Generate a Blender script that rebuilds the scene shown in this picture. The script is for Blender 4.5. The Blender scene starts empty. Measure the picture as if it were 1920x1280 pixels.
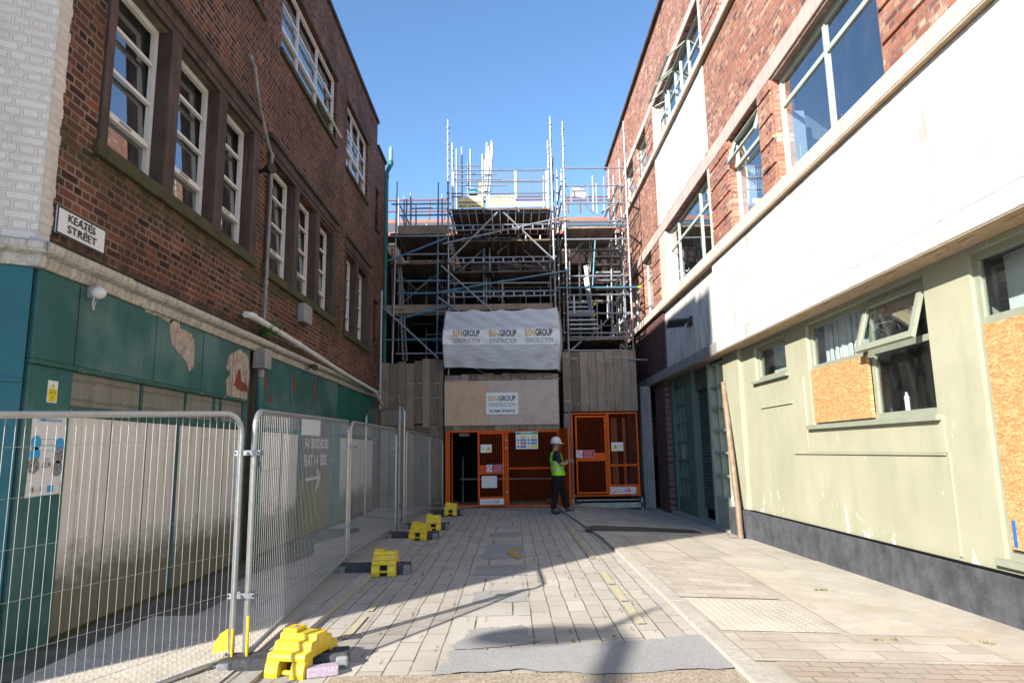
import bpy, math, random
import numpy as np
from mathutils import Vector
random.seed(7)
sc = bpy.context.scene
COL = sc.collection
# ------------------------------------------------------------ camera
def _Rx(a): c,s=math.cos(a),math.sin(a); return np.array([[1,0,0],[0,c,-s],[0,s,c]])
def _Rz(a): c,s=math.cos(a),math.sin(a); return np.array([[c,-s,0],[s,c,0],[0,0,1]])
F=1270.
CAM=np.array([0,0,1.43])
R=_Rz(math.radians(-.15))@_Rx(math.pi/2+math.radians(9.2))@_Rz(math.radians(-.95))
def ray(x,y): return R@np.array([(x-960)/F,-(y-640)/F,-1.])
def atX(x,y,X): d=ray(x,y); return CAM+d*(X/d[0])
def atY(x,y,Y): d=ray(x,y); return CAM+d*(Y/d[1])
def atZ(x,y,Z): d=ray(x,y); return CAM+d*((Z-CAM[2])/d[2])
cd=bpy.data.cameras.new('camera'); cam=bpy.data.objects.new('camera',cd); COL.objects.link(cam)
cd.sensor_width=36; cd.lens=F/1920*36; cd.clip_end=2000; cd.clip_start=.05
M4=np.eye(4); M4[:3,:3]=R; M4[:3,3]=CAM
from mathutils import Matrix
cam.matrix_world=Matrix(M4.tolist()); sc.camera=cam
# ------------------------------------------------------------ sky, sun, exposure
AZ=math.radians(39.7); EL=math.radians(27.0)          # light travels towards +X+Y
w=bpy.data.worlds.new('World'); sc.world=w; w.use_nodes=True
nt=w.node_tree; sky=nt.nodes.new('ShaderNodeTexSky'); sky.sky_type='NISHITA'; sky.sun_disc=False
sky.sun_elevation=EL; sky.sun_rotation=math.pi+AZ
sky.air_density=1.0; sky.dust_density=.25; sky.ozone_density=3.0
bg=nt.nodes['Background']; bg.inputs[1].default_value=.134
hs=nt.nodes.new('ShaderNodeHueSaturation'); hs.inputs['Saturation'].default_value=1.09
nt.links.new(sky.outputs[0],hs.inputs['Color']); nt.links.new(hs.outputs[0],bg.inputs[0])
ld=bpy.data.lights.new('sun','SUN'); ld.energy=5.0; ld.angle=math.radians(.53); ld.color=(1,.94,.845)
sun=bpy.data.objects.new('sun',ld); COL.objects.link(sun)
sd=Vector((math.sin(AZ)*math.cos(EL),math.cos(AZ)*math.cos(EL),-math.sin(EL)))
sun.rotation_euler=sd.to_track_quat('-Z','Y').to_euler()
sc.view_settings.view_transform='Standard'; sc.view_settings.look='None'; sc.view_settings.exposure=1.09; sc.view_settings.gamma=1
sc.cycles.diffuse_bounces=1
# ------------------------------------------------------------ material helpers
MATS={}
class NT:
    def __init__(s,name):
        s.m=bpy.data.materials.new(name); s.m.use_nodes=True; s.t=s.m.node_tree; s.t.nodes.clear()
        s.out=s.n('ShaderNodeOutputMaterial'); s.p=s.n('ShaderNodeBsdfPrincipled'); s.l(s.p.outputs[0],s.out.inputs[0])
        MATS[name]=s.m
    def n(s,t,**k):
        o=s.t.nodes.new(t)
        for a,b in k.items(): setattr(o,a,b)
        return o
    def l(s,a,b): s.t.links.new(a,b)
    def obj(s): return s.n('ShaderNodeTexCoord').outputs['Object']
    def mapv(s,v,scale=(1,1,1),loc=(0,0,0),rot=(0,0,0)):
        m=s.n('ShaderNodeMapping'); s.l(v,m.inputs[0]); m.inputs['Scale'].default_value=scale; m.inputs['Location'].default_value=loc; m.inputs['Rotation'].default_value=rot; return m.outputs[0]
    def swz(s,order):
        v=s.n('ShaderNodeSeparateXYZ'); s.l(s.obj(),v.inputs[0]); c=s.n('ShaderNodeCombineXYZ')
        for i,k in enumerate(order):
            if k is not None: s.l(v.outputs[k],c.inputs[i])
        return c.outputs[0]
    def noise(s,v,scale,detail=4,rough=.55,dist=0):
        n=s.n('ShaderNodeTexNoise'); n.inputs['Scale'].default_value=scale; n.inputs['Detail'].default_value=detail; n.inputs['Roughness'].default_value=rough; n.inputs['Distortion'].default_value=dist
        if v is not None: s.l(v,n.inputs['Vector'])
        return n.outputs[0]
    def ramp(s,f,stops,interp='LINEAR'):
        r=s.n('ShaderNodeValToRGB'); r.color_ramp.interpolation=interp
        e=r.color_ramp.elements
        while len(e)<len(stops): e.new(.5)
        for i,(p,c) in enumerate(stops):
            e[i].position=p; e[i].color=(*c,1) if len(c)==3 else c
        s.l(f,r.inputs[0]); return r.outputs[0]
    def fr(s,f,a,b): return s.ramp(f,[(a,(0,0,0)),(b,(1,1,1))])
    def mix(s,f,a,b,mode='MIX'):
        m=s.n('ShaderNodeMix',data_type='RGBA',blend_type=mode)
        for k,x in ((0,f),(6,a),(7,b)):
            if isinstance(x,(int,float)): m.inputs[k].default_value=x
            elif isinstance(x,tuple): m.inputs[k].default_value=(*x,1)
            else: s.l(x,m.inputs[k])
        return m.outputs[2]
    def col(s,c):
        if isinstance(c,tuple): s.p.inputs['Base Color'].default_value=(*c,1)
        else: s.l(c,s.p.inputs['Base Color'])
    def rough(s,r):
        if isinstance(r,(int,float)): s.p.inputs['Roughness'].default_value=r
        else: s.l(r,s.p.inputs['Roughness'])
    def bump(s,h,strength=.4,dist=.01):
        b=s.n('ShaderNodeBump'); b.inputs['Strength'].default_value=strength; b.inputs['Distance'].default_value=dist; s.l(h,b.inputs['Height']); s.l(b.outputs[0],s.p.inputs['Normal'])
    def math(s,op,a,b=0.):
        m=s.n('ShaderNodeMath',operation=op)
        for k,x in ((0,a),(1,b)):
            if isinstance(x,(int,float)): m.inputs[k].default_value=x
            else: s.l(x,m.inputs[k])
        return m.outputs[0]
def plain(name,c,rough=.6,metal=0.,var=.12,scale=6,bump=.15,dirt=None,spec=.5):
    s=NT(name); o=s.obj(); n=s.noise(o,scale,6,.6); n2=s.noise(o,scale*9,3,.6)
    lo=tuple(x*(1-var) for x in c); hi=tuple(min(1,x*(1+var)) for x in c)
    cc=s.ramp(n,[(.3,lo),(.7,hi)])
    if dirt:
        d=s.fr(s.noise(s.mapv(o,(1,1,.35)),scale*.7,8,.7),.52,.72); cc=s.mix(d,cc,dirt)
    s.col(cc); s.rough(rough); s.p.inputs['Metallic'].default_value=metal; s.p.inputs['Specular IOR Level'].default_value=spec
    if bump: s.bump(n2,bump,.004)
    return s.m
def brick(name,stops,mortar,order=(1,2,None),bw=.225,bh=.075,ms=.011,stain=None,moss=None,bumpd=.012,rot=None,grime=None,mvar=0,white=None,distort=.004):
    s=NT(name); v=s.swz(order)
    o=s.obj()
    nz=s.n('ShaderNodeTexNoise'); nz.inputs['Scale'].default_value=9; s.l(o,nz.inputs['Vector'])
    vm=s.n('ShaderNodeVectorMath',operation='MULTIPLY_ADD'); s.l(nz.outputs[1],vm.inputs[0]); vm.inputs[1].default_value=(distort,)*3; s.l(v,vm.inputs[2]); v=vm.outputs[0]
    b=s.n('ShaderNodeTexBrick'); s.l(v,b.inputs['Vector'])
    b.inputs['Color1'].default_value=(0,0,0,1); b.inputs['Color2'].default_value=(1,1,1,1); b.inputs['Mortar'].default_value=(.5,.5,.5,1)
    b.squash=.5; b.squash_frequency=2; b.offset=.5
    b.inputs['Scale'].default_value=1; b.inputs['Brick Width'].default_value=bw; b.inputs['Row Height'].default_value=bh
    b.inputs['Mortar Size'].default_value=ms; b.inputs['Mortar Smooth'].default_value=.25; b.inputs['Bias'].default_value=0
    c=s.ramp(b.outputs[0],stops)
    fine=s.noise(o,55,5,.65); c=s.mix(.35,c,s.ramp(fine,[(.3,(.3,.3,.3)),(.7,(.75,.75,.75))]),'OVERLAY')
    big=s.noise(o,.8,5,.6)
    mc=s.mix(s.fr(s.noise(o,3,5),.35,.7),mortar,tuple(x*.55 for x in mortar)) if mvar else mortar
    c=s.mix(b.outputs[1],c,mc)
    if stain: c=s.mix(s.math('MULTIPLY',s.fr(big,.42,.68),.7),c,stain,'MULTIPLY')
    if grime: c=s.mix(s.math('MULTIPLY',s.fr(s.noise(s.mapv(o,(1,1,.25)),2.2,7,.7),.5,.75),.6),c,grime)
    if moss: c=s.mix(s.math('MULTIPLY',s.fr(s.noise(o,7,6,.7),.56,.68),b.outputs[1]),c,moss)
    if name=='brick_dark':
        z=s.n('ShaderNodeSeparateXYZ'); s.l(o,z.inputs[0]); zz=z.outputs[2]
        def band(a,b_,amt,colr,sc_=3,th=.1):
            m=s.math('MULTIPLY',s.fr(zz,a,a+.02),s.math('SUBTRACT',1.,s.fr(zz,b_-.25,b_))) if 0 else None
        u=s.math('ABSOLUTE',s.math('SUBTRACT',zz,3.98)); k=s.math('SUBTRACT',s.noise(s.mapv(o,(1,1,.6)),3,7,.7),s.math('MULTIPLY',u,1.0))
        c=s.mix(s.math('MULTIPLY',s.fr(k,.30,.52),.75),c,(.055,.058,.022))
        u2=s.math('ABSOLUTE',s.math('SUBTRACT',zz,3.12)); k2=s.math('SUBTRACT',s.noise(o,4,7,.7),s.math('MULTIPLY',u2,1.8)); c=s.mix(s.math('MULTIPLY',s.fr(k2,.30,.50),.8),c,(.045,.038,.028))
        c=s.mix(s.math('MULTIPLY',s.fr(s.math('ADD',s.math('MULTIPLY',zz,.12),s.math('MULTIPLY',s.noise(s.mapv(o,(1,1,.3)),1.5,6,.7),.7)),1.42,1.66),.75),c,(.03,.022,.022))
    if white: c=s.mix(s.math('MULTIPLY',s.fr(s.math('ADD',s.noise(o,14,5,.75),s.math('MULTIPLY',s.noise(o,.7,4,.6),.25)),.70,.80),.75),c,white)
    s.col(c); s.rough(.85); s.p.inputs['Specular IOR Level'].default_value=.25
    h=s.math('ADD',s.math('MULTIPLY',s.math('SUBTRACT',1.,b.outputs[1]),1.),s.math('MULTIPLY',fine,.35))
    s.bump(h,.8,bumpd); return s.m
brick('brick_dark',[(0,(.030,.015,.013)),(.2,(.085,.036,.023)),(.45,(.16,.062,.033)),(.62,(.10,.040,.026)),(.8,(.19,.075,.040)),(1,(.25,.088,.040))],(.31,.235,.175),stain=(.42,.36,.35),grime=(.06,.045,.035),mvar=1)
brick('brick_red',[(0,(.13,.055,.065)),(.2,(.37,.135,.085)),(.45,(.45,.175,.11)),(.6,(.24,.10,.085)),(.75,(.40,.15,.095)),(.88,(.50,.235,.14)),(1,(.58,.38,.27))],(.38,.30,.245),white=(.64,.54,.49),mvar=1,stain=(.80,.68,.62),bumpd=.008)
brick('brick_red_shaded',[(0,(.06,.03,.035)),(.4,(.13,.05,.05)),(.75,(.17,.07,.06)),(1,(.08,.05,.065))],(.16,.12,.11))  # the red brick with the purple of its shade put into the colour
brick('brick_white',[(0,(.70,.645,.57)),(1,(.80,.74,.66))],(.70,.64,.57),bumpd=.03,grime=(.42,.38,.33),order=(1,2,None))
brick('brick_white_corner',[(0,(.70,.645,.57)),(1,(.80,.74,.66))],(.70,.64,.57),bumpd=.03,grime=(.42,.38,.33),order=(0,2,None),bw=.2)
brick('brick_back',[(0,(.018,.012,.010)),(1,(.075,.030,.022))],(.055,.045,.04),order=(0,2,None),stain=(.3,.3,.3))
# paving
def paving(name,stops,mortar,bw,bh,ms,order,moss=None,dirt=(.2,.18,.15),bias=0,distort=.03,bumpd=.012,dscale=1.4):
    s=NT(name); o=s.obj(); v=s.swz(order)
    nz=s.n('ShaderNodeTexNoise'); nz.inputs['Scale'].default_value=1.1; nz.inputs['Detail'].default_value=5; s.l(o,nz.inputs['Vector'])
    vm=s.n('ShaderNodeVectorMath',operation='MULTIPLY_ADD'); s.l(nz.outputs[1],vm.inputs[0]); vm.inputs[1].default_value=(distort,)*3; s.l(v,vm.inputs[2])
    b=s.n('ShaderNodeTexBrick'); s.l(vm.outputs[0],b.inputs['Vector'])
    b.inputs['Color1'].default_value=(0,0,0,1); b.inputs['Color2'].default_value=(1,1,1,1)
    b.inputs['Scale'].default_value=1; b.inputs['Brick Width'].default_value=bw; b.inputs['Row Height'].default_value=bh
    b.inputs['Mortar Size'].default_value=ms; b.inputs['Mortar Smooth'].default_value=.35
    c=s.ramp(b.outputs[0],stops)
    fine=s.noise(o,70,5,.7); mid=s.noise(o,6,7,.65); big=s.noise(o,dscale,7,.62)
    c=s.mix(.28,c,s.ramp(fine,[(.3,(.3,.3,.3)),(.7,(.72,.72,.72))]),'OVERLAY')
    c=s.mix(s.math('MULTIPLY',s.fr(big,.45,.70),.5),c,dirt)
    c=s.mix(s.math('MULTIPLY',s.fr(mid,.58,.72),.32),c,dirt)
    jn=s.fr(s.noise(o,4,5,.7),.30,.52)
    mk=s.math('MULTIPLY',b.outputs[1],jn)
    mc=mortar
    if moss: mc=s.mix(s.fr(s.noise(o,2.3,6,.7),.50,.58),mortar,moss)
    c=s.mix(mk,c,mc)
    s.col(c); s.rough(.88); s.p.inputs['Specular IOR Level'].default_value=.3
    h=s.math('ADD',s.math('SUBTRACT',1.,mk),s.math('MULTIPLY',s.math('ADD',fine,mid),.22))
    s.bump(h,.8,bumpd); return s.m
paving('setts',[(0,(.40,.365,.32)),(.5,(.455,.42,.37)),(.8,(.43,.385,.33)),(1,(.50,.46,.405))],(.10,.088,.07),.46,.17,.0055,(1,0,None),moss=(.16,.19,.05),dirt=(.30,.255,.205),distort=.055)
paving('flags',[(0,(.42,.375,.31)),(1,(.51,.455,.385))],(.09,.075,.06),.9,.6,.006,(1,0,None),moss=(.12,.13,.05),dirt=(.24,.21,.165),distort=.015)
paving('flags_cross',[(0,(.43,.38,.315)),(1,(.54,.485,.41))],(.27,.235,.19),.42,.21,.004,(0,1,None),dirt=(.26,.22,.17),distort=.015)
paving('big_slabs',[(0,(.42,.39,.345)),(1,(.485,.45,.40))],(.08,.07,.05),.62,.9,.008,(0,1,None),moss=(.12,.15,.04),dirt=(.25,.225,.19))
paving('brick_paving',[(0,(.36,.27,.22)),(.5,(.43,.35,.28)),(1,(.38,.33,.28))],(.24,.20,.16),.2,.10,.005,(0,1,None),moss=(.14,.17,.05),dirt=(.30,.26,.21),distort=.008)
def stone(name,c1,c2,scale=3,bumpd=.006,rough=.85,spk=None,streak=None,sp_scale=160,stain2=False):
    s=NT(name); o=s.obj(); n=s.noise(o,scale,8,.68); f=s.noise(o,60,5,.7)
    c=s.ramp(n,[(.3,c1),(.72,c2)])
    if spk:
        vo=s.n('ShaderNodeTexVoronoi'); vo.inputs['Scale'].default_value=sp_scale; s.l(o,vo.inputs['Vector'])
        c=s.mix(.55,c,s.ramp(vo.outputs['Color'],[(.1,spk[0]),(.5,spk[1]),(.9,spk[2])]))
    if streak:
        k=s.noise(s.mapv(o,(9,9,.45)),2.2,7,.7); c=s.mix(s.math('MULTIPLY',s.fr(k,.48,.68),.75),c,streak)
    if stain2:
        c=s.mix(s.math('MULTIPLY',s.fr(s.noise(o,.8,8,.7,.6),.50,.66),.55),c,(.30,.27,.22)); c=s.mix(s.math('MULTIPLY',s.fr(s.noise(s.mapv(o,loc=(5,2,1)),1.1,6,.65),.56,.70),.5),c,(.50,.36,.20)); c=s.mix(s.math('MULTIPLY',s.fr(s.noise(o,9,6,.75),.56,.66),.35),c,(.24,.22,.19))
    c=s.mix(.25,c,s.ramp(f,[(.3,(.3,.3,.3)),(.7,(.72,.72,.72))]),'OVERLAY')
    s.col(c); s.rough(rough); s.bump(s.math('ADD',n,s.math('MULTIPLY',f,.5)),.7,bumpd); return s.m
stone('stone_dark',(.035,.024,.022),(.135,.090,.068),1.6,streak=(.02,.015,.014))
stone('stone_moss',(.035,.026,.018),(.09,.085,.03),4,streak=(.075,.085,.012))
stone('stone_pale',(.44,.41,.36),(.64,.60,.53),4,streak=(.10,.085,.06))
stone('lintel_pink',(.46,.35,.31),(.62,.51,.46),2.2,streak=(.38,.30,.25))
stone('sill_stone',(.44,.41,.37),(.68,.64,.58),7,streak=(.38,.35,.31))
stone('soffit',(.40,.29,.19),(.55,.42,.29),5)
stone('concrete_grey',(.24,.235,.23),(.40,.385,.37),3,streak=(.19,.18,.17))
stone('kerb_stone',(.40,.37,.32),(.50,.46,.40),2.2,streak=(.28,.25,.21))
stone('concrete_pad',(.42,.375,.305),(.60,.545,.455),1.3,stain2=True)
stone('asphalt',(.27,.262,.25),(.37,.36,.345),1.6,bumpd=.006,spk=((.16,.16,.16),(.29,.29,.29),(.40,.39,.38)))
stone('asphalt_old',(.26,.25,.24),(.36,.34,.315),2.2,bumpd=.005,spk=((.18,.18,.18),(.31,.30,.29),(.40,.39,.37)))
stone('aggregate',(.28,.23,.17),(.36,.30,.23),3,bumpd=.012,spk=((.12,.09,.07),(.36,.29,.20),(.58,.50,.40)),sp_scale=85)
stone('soil',(.05,.04,.03),(.10,.085,.05),6)
stone('far_ground',(.16,.15,.14),(.24,.22,.20),1)
def render_mat(name,c1,c2,scuff,stain,low=.5,scale=1.2,streakc=None,spk=0,amt=.50,hi=.74):
    s=NT(name); o=s.obj(); n=s.noise(o,scale,7,.6); f=s.noise(o,45,5,.6)
    c=s.ramp(n,[(.32,c1),(.7,c2)])
    k=s.noise(s.mapv(o,(1,1.6,.45)),2.2,9,.72); c=s.mix(s.math('MULTIPLY',s.fr(k,.50,hi),amt),c,stain)
    z=s.n('ShaderNodeSeparateXYZ'); s.l(o,z.inputs[0])
    zl=s.math('SUBTRACT',1.,s.fr(s.math('MULTIPLY',z.outputs[2],.5),0.12,low))
    sc2=s.math('ADD',s.noise(s.mapv(o,(1,1,.45)),5,9,.75),s.math('MULTIPLY',zl,.085))
    if scuff: c=s.mix(s.fr(sc2,.655,.665),c,scuff); c=s.mix(s.math('MULTIPLY',s.fr(s.noise(o,.45,3,.5),.45,.62),.35),c,stain)
    if spk: c=s.mix(s.math('MULTIPLY',s.fr(s.noise(o,60,4,.8),.64,.70),.7),c,(.36,.35,.34)); c=s.mix(s.fr(s.noise(s.mapv(o,(1,.7,1.6)),7,9,.85),.715,.72),c,(.5,.49,.47))
    s.col(c); s.rough(.8); s.bump(s.math('ADD',f,n),.35,.006); return s.m
render_mat('render_white',(.66,.63,.585),(.78,.755,.72),None,(.33,.32,.30),amt=.78,hi=.66)
render_mat('render_green',(.375,.368,.262),(.43,.42,.308),(.74,.73,.66),(.27,.27,.19))
render_mat('render_pink',(.56,.43,.37),(.70,.56,.49),None,(.78,.72,.67),scale=3)
render_mat('render_black',(.038,.040,.048),(.092,.095,.106),None,(.12,.12,.13),scale=6,spk=1)
def peel(name,c1,c2,under,t=.70,scale=2.5,fade=None,rust=None):
    s=NT(name); o=s.obj(); n=s.noise(o,1.3,6,.6); f=s.noise(s.mapv(o,(1,5,1)),12,5,.6)
    c=s.ramp(n,[(.3,c1),(.72,c2)])
    st=s.noise(s.mapv(o,(1,6,.35)),3,7,.7)
    if fade: c=s.mix(s.math('MULTIPLY',s.fr(s.math('MULTIPLY',s.noise(o,.9,4,.55),1.),.48,.62),.5),c,fade)
    c=s.mix(s.math('MULTIPLY',s.fr(st,.52,.7),.4),c,tuple(x*.6 for x in c1))
    pn=s.noise(s.mapv(o,(1,1.6,.8)),scale,9,.78); c=s.mix(s.fr(pn,t,t+.008),c,under)
    if rust: c=s.mix(s.fr(s.noise(o,4.5,9,.8),.66,.675),c,rust)
    s.col(c); s.rough(.55); s.p.inputs['Specular IOR Level'].default_value=.3; s.bump(s.math('ADD',s.math('MULTIPLY',s.fr(pn,t,t+.01),-1.),s.math('MULTIPLY',f,.3)),.5,.004); return s.m
peel('green_paint',(.024,.104,.100),(.042,.152,.145),(.33,.28,.22),.70,fade=(.17,.27,.26))
peel('green_chipped',(.03,.10,.08),(.05,.14,.11),(.52,.47,.36),.60,9)
peel('blue_paint',(.018,.105,.135),(.03,.15,.18),(.30,.20,.08),.73,fade=(.05,.17,.20))
peel('green_paint_wet',(.006,.10,.08),(.012,.14,.115),(.22,.26,.23),.72,4)
peel('sage_dark',(.085,.14,.125),(.125,.19,.17),(.46,.42,.36),.70,6)
peel('sage_light',(.34,.40,.32),(.46,.51,.42),(.50,.42,.32),.72,5)
peel('mossy_board',(.13,.125,.03),(.20,.18,.055),(.08,.07,.035),.64,3)
peel('brown_board',(.115,.095,.075),(.165,.14,.115),(.25,.22,.19),.70,8)
def cream():
    s=NT('cream_panel'); o=s.obj(); n=s.noise(o,1.2,5,.6)
    c=s.ramp(n,[(.3,(.74,.715,.65)),(.7,(.82,.79,.73))])
    k=s.noise(s.mapv(o,(1,8,.3)),2.5,8,.75); c=s.mix(s.math('MULTIPLY',s.fr(k,.50,.66),.7),c,(.34,.29,.21)); c=s.mix(s.fr(s.noise(s.mapv(o,(1,3,.7)),5,9,.8),.66,.70),c,(.17,.15,.12))
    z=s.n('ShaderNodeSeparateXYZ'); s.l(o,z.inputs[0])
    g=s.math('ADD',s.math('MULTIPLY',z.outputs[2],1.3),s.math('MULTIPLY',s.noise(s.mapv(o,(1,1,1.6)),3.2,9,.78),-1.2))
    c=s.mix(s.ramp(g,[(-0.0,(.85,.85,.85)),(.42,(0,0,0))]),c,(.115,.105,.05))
    s.col(c); s.rough(.5)
cream()
plain('white_paint',(.78,.77,.74),.4,var=.04,dirt=(.60,.56,.50))
plain('grey_pipe',(.52,.52,.54),.5,dirt=(.25,.24,.23))
plain('old_pipe',(.27,.265,.265),.6,dirt=(.13,.11,.10),var=.25)
plain('sage_frame',(.46,.52,.45),.4,var=.06,dirt=(.38,.42,.36))
plain('olive_frame',(.29,.31,.24),.45,var=.06)
plain('interior',(.11,.115,.12),.9,bump=0)
plain('interior_light',(.34,.34,.33),.9,bump=0)
plain('blind_white',(.80,.84,.84),.8,bump=0,var=.05)
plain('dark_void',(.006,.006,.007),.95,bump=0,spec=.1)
plain('galv',(.27,.29,.32),.48,.5,var=.15,scale=14,bump=.1,dirt=(.40,.38,.36))
plain('galv_dull',(.33,.34,.35),.5,.6,var=.2,scale=8,bump=.1,dirt=(.30,.24,.19))
plain('fence_steel',(.42,.43,.44),.38,.75,var=.1,scale=20,bump=0)
plain('blue_tube',(.07,.21,.30),.5,.2,var=.3,scale=3,dirt=(.27,.29,.30))
plain('teal_pipe',(.02,.17,.155),.4,dirt=(.05,.10,.09))
plain('pale_teal',(.22,.42,.38),.4)
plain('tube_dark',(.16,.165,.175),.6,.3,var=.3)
plain('rust_tube',(.28,.09,.05),.7,.2)
plain('orange_paint',(.78,.115,.004),.55,var=.12,dirt=(.40,.07,.01),spec=.25)
plain('yellow_plastic',(.80,.56,.02),.42,var=.10,scale=9,dirt=(.42,.31,.09),bump=.3)
plain('rubber',(.045,.046,.05),.75,var=.3,scale=25,bump=.5,dirt=(.12,.115,.11))
plain('rubber_pale',(.22,.22,.23),.8,var=.2,scale=25,bump=.5)
plain('black_plastic',(.02,.02,.022),.4)
plain('slate',(.10,.10,.115),.7,var=.3,scale=9)
plain('ridge_red',(.42,.15,.09),.8,var=.2)
plain('bollard_brown',(.21,.145,.09),.6,var=.25,scale=9,dirt=(.42,.35,.28))
plain('shutter',(.075,.098,.11),.5,.2)
plain('lilac_brick',(.42,.34,.42),.9,var=.25,scale=60,bump=.8)
plain('leaf',(.05,.13,.02),.6,var=.4,scale=30,bump=0)
plain('leaf_dry',(.15,.17,.045),.7,var=.3,scale=30,bump=0)
plain('paper',(.78,.77,.75),.6,var=.03,bump=0)
plain('sign_white',(.80,.81,.83),.35,var=.03,bump=0)
plain('sign_yellow',(.85,.72,.02),.4,var=.04,bump=0)
plain('board_cream',(.78,.68,.40),.5,var=.06,bump=0)
plain('board_yellow',(.80,.62,.12),.5,var=.06,bump=0)
plain('ink_black',(.012,.012,.018),.5,bump=0)
plain('ink_navy',(.02,.035,.07),.5,bump=0)
plain('ink_gold',(.70,.42,.02),.5,bump=0)
plain('ink_grey',(.16,.17,.20),.5,bump=0)
plain('ink_blue',(.03,.14,.42),.5,bump=0)
plain('ink_sky',(.04,.36,.66),.5,bump=0,var=.3,scale=30)
plain('ink_photo',(.24,.24,.25),.6,var=.9,scale=45,bump=0)
plain('ink_green',(.02,.30,.20),.5,bump=0)
plain('ink_red',(.52,.02,.05),.5,bump=0)
plain('chalk',(.62,.61,.57),.9,var=.2,scale=30)
plain('skin',(.42,.23,.16),.55,var=.05,bump=0)
plain('hair',(.06,.04,.03),.7)
plain('navy_cloth',(.012,.016,.035),.85,scale=18,bump=.3)
plain('black_cloth',(.005,.005,.007),.95,scale=18,bump=.3)
plain('hivis',(.42,.86,.02),.6,var=.06,scale=14,bump=.3)
plain('reflective',(.45,.50,.55),.35,.3)
plain('yellow_line',(.46,.41,.26),.9,var=.12,scale=30,dirt=(.41,.37,.31))
plain('old_orange',(.42,.25,.06),.9,var=.3,scale=40)
plain('wet_patch',(.085,.075,.068),.5,var=.2)
plain('peel_plaster',(.44,.37,.31),.9,var=.3,scale=14,bump=.8,dirt=(.10,.075,.065))
plain('peel_red',(.20,.045,.035),.8,var=.3,scale=14)
plain('led_lens',(.75,.75,.7),.3,bump=0)
plain('cloth_teal',(.12,.38,.48),.7)
plain('sheet_white',(.80,.80,.80),.6)
def glass(name,tint,refl=1.,wav=.004,dirt=.0,ior=2.9):
    s=NT(name); s.t.nodes.remove(s.p)
    tr=s.n('ShaderNodeBsdfTransparent'); tr.inputs[0].default_value=(*tint,1)
    gl=s.n('ShaderNodeBsdfGlossy'); gl.inputs['Roughness'].default_value=.0; gl.inputs['Color'].default_value=(refl,refl,refl,1)
    ge=s.n('ShaderNodeNewGeometry'); dt=s.n('ShaderNodeVectorMath',operation='DOT_PRODUCT'); s.l(ge.outputs['Normal'],dt.inputs[0]); s.l(ge.outputs['Incoming'],dt.inputs[1])
    f0=((ior-1)/(ior+1))**2
    fres=s.math('ADD',f0,s.math('MULTIPLY',1-f0,s.math('POWER',s.math('SUBTRACT',1.,s.math('ABSOLUTE',dt.outputs['Value'])),3.6)))   # the same from both sides of the pane
    o=s.obj(); b=s.n('ShaderNodeBump'); b.inputs['Strength'].default_value=.25; b.inputs['Distance'].default_value=wav; s.l(s.noise(o,1.6,2,.4),b.inputs['Height'])
    s.l(b.outputs[0],gl.inputs['Normal'])
    mx=s.n('ShaderNodeMixShader'); s.l(fres,mx.inputs[0]); s.l(tr.outputs[0],mx.inputs[1]); s.l(gl.outputs[0],mx.inputs[2])
    df=s.n('ShaderNodeBsdfDiffuse'); df.inputs[0].default_value=(.35,.35,.34,1)
    m2=s.n('ShaderNodeMixShader'); s.l(s.math('MULTIPLY',s.fr(s.noise(s.mapv(o,(1,1,.5)),4,7,.7),.4,.75),dirt),m2.inputs[0]); s.l(mx.outputs[0],m2.inputs[1]); s.l(df.outputs[0],m2.inputs[2])
    s.l(m2.outputs[0],s.out.inputs[0]); return s.m
glass('glass',(.75,.8,.8),dirt=.22)
glass('glass_right',(.62,.72,.80),dirt=.06,ior=3.5)
glass('glass_low',(.80,.86,.86),dirt=.10,ior=1.7)
def frosted():
    s=NT('frosted'); o=s.obj(); v=s.swz((1,2,None))
    wv=s.n('ShaderNodeTexWave',wave_type='BANDS',bands_direction='Y'); s.l(v,wv.inputs['Vector']); wv.inputs['Scale'].default_value=1.9; wv.inputs['Distortion'].default_value=1.2; wv.inputs['Detail Scale'].default_value=4
    c=s.mix(s.math('MULTIPLY',s.fr(wv.outputs[1],.90,.99),.55),s.ramp(s.noise(s.mapv(o,(1,3,.5)),3,7,.7),[(.3,(.19,.185,.16)),(.7,(.30,.29,.25))]),(.10,.095,.08))
    s.col(c); s.rough(.3)
frosted()
def osb():
    s=NT('osb'); o=s.obj(); v=s.swz((1,2,None))
    cols=[(0,(.33,.16,.055)),(.35,(.44,.225,.08)),(.65,(.54,.33,.145)),(1,(.70,.52,.31))]
    c=None
    for i,(rot,sx,sy) in enumerate([(.5,16,74),(1.7,18,66),(2.6,21,80)]):
        vo=s.n('ShaderNodeTexVoronoi'); vo.inputs['Scale'].default_value=1; s.l(s.mapv(v,(sx,sy,1),rot=(0,0,rot)),vo.inputs['Vector'])
        k=s.ramp(vo.outputs['Color'],cols)
        if c is None: c=k
        else: c=s.mix(s.fr(s.noise(v,24+5*i,3),.46,.54),c,k)
    s.col(c); s.rough(.7)
osb()
def woodm(name,stops,order,sx=.23,lowc=None,knots=False):
    # weathered boards: grain along the second axis, a tone per board
    s=NT(name); o=s.obj(); v=s.swz(order)
    g=s.noise(s.mapv(v,(45,1.6,1)),1.2,8,.68,.4)
    se=s.n('ShaderNodeObjectInfo')
    c=s.ramp(g,stops)
    big=s.noise(o,2.5,5,.6); c=s.mix(s.math('MULTIPLY',s.fr(big,.5,.7),.45),c,tuple(x*.55 for x in stops[0][1]))
    at=s.n('ShaderNodeAttribute',attribute_name='tone'); c=s.mix(1.,c,at.outputs[0],'MULTIPLY')
    s.col(c); s.rough(.82); s.bump(g,.4,.004); return s.m
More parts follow.
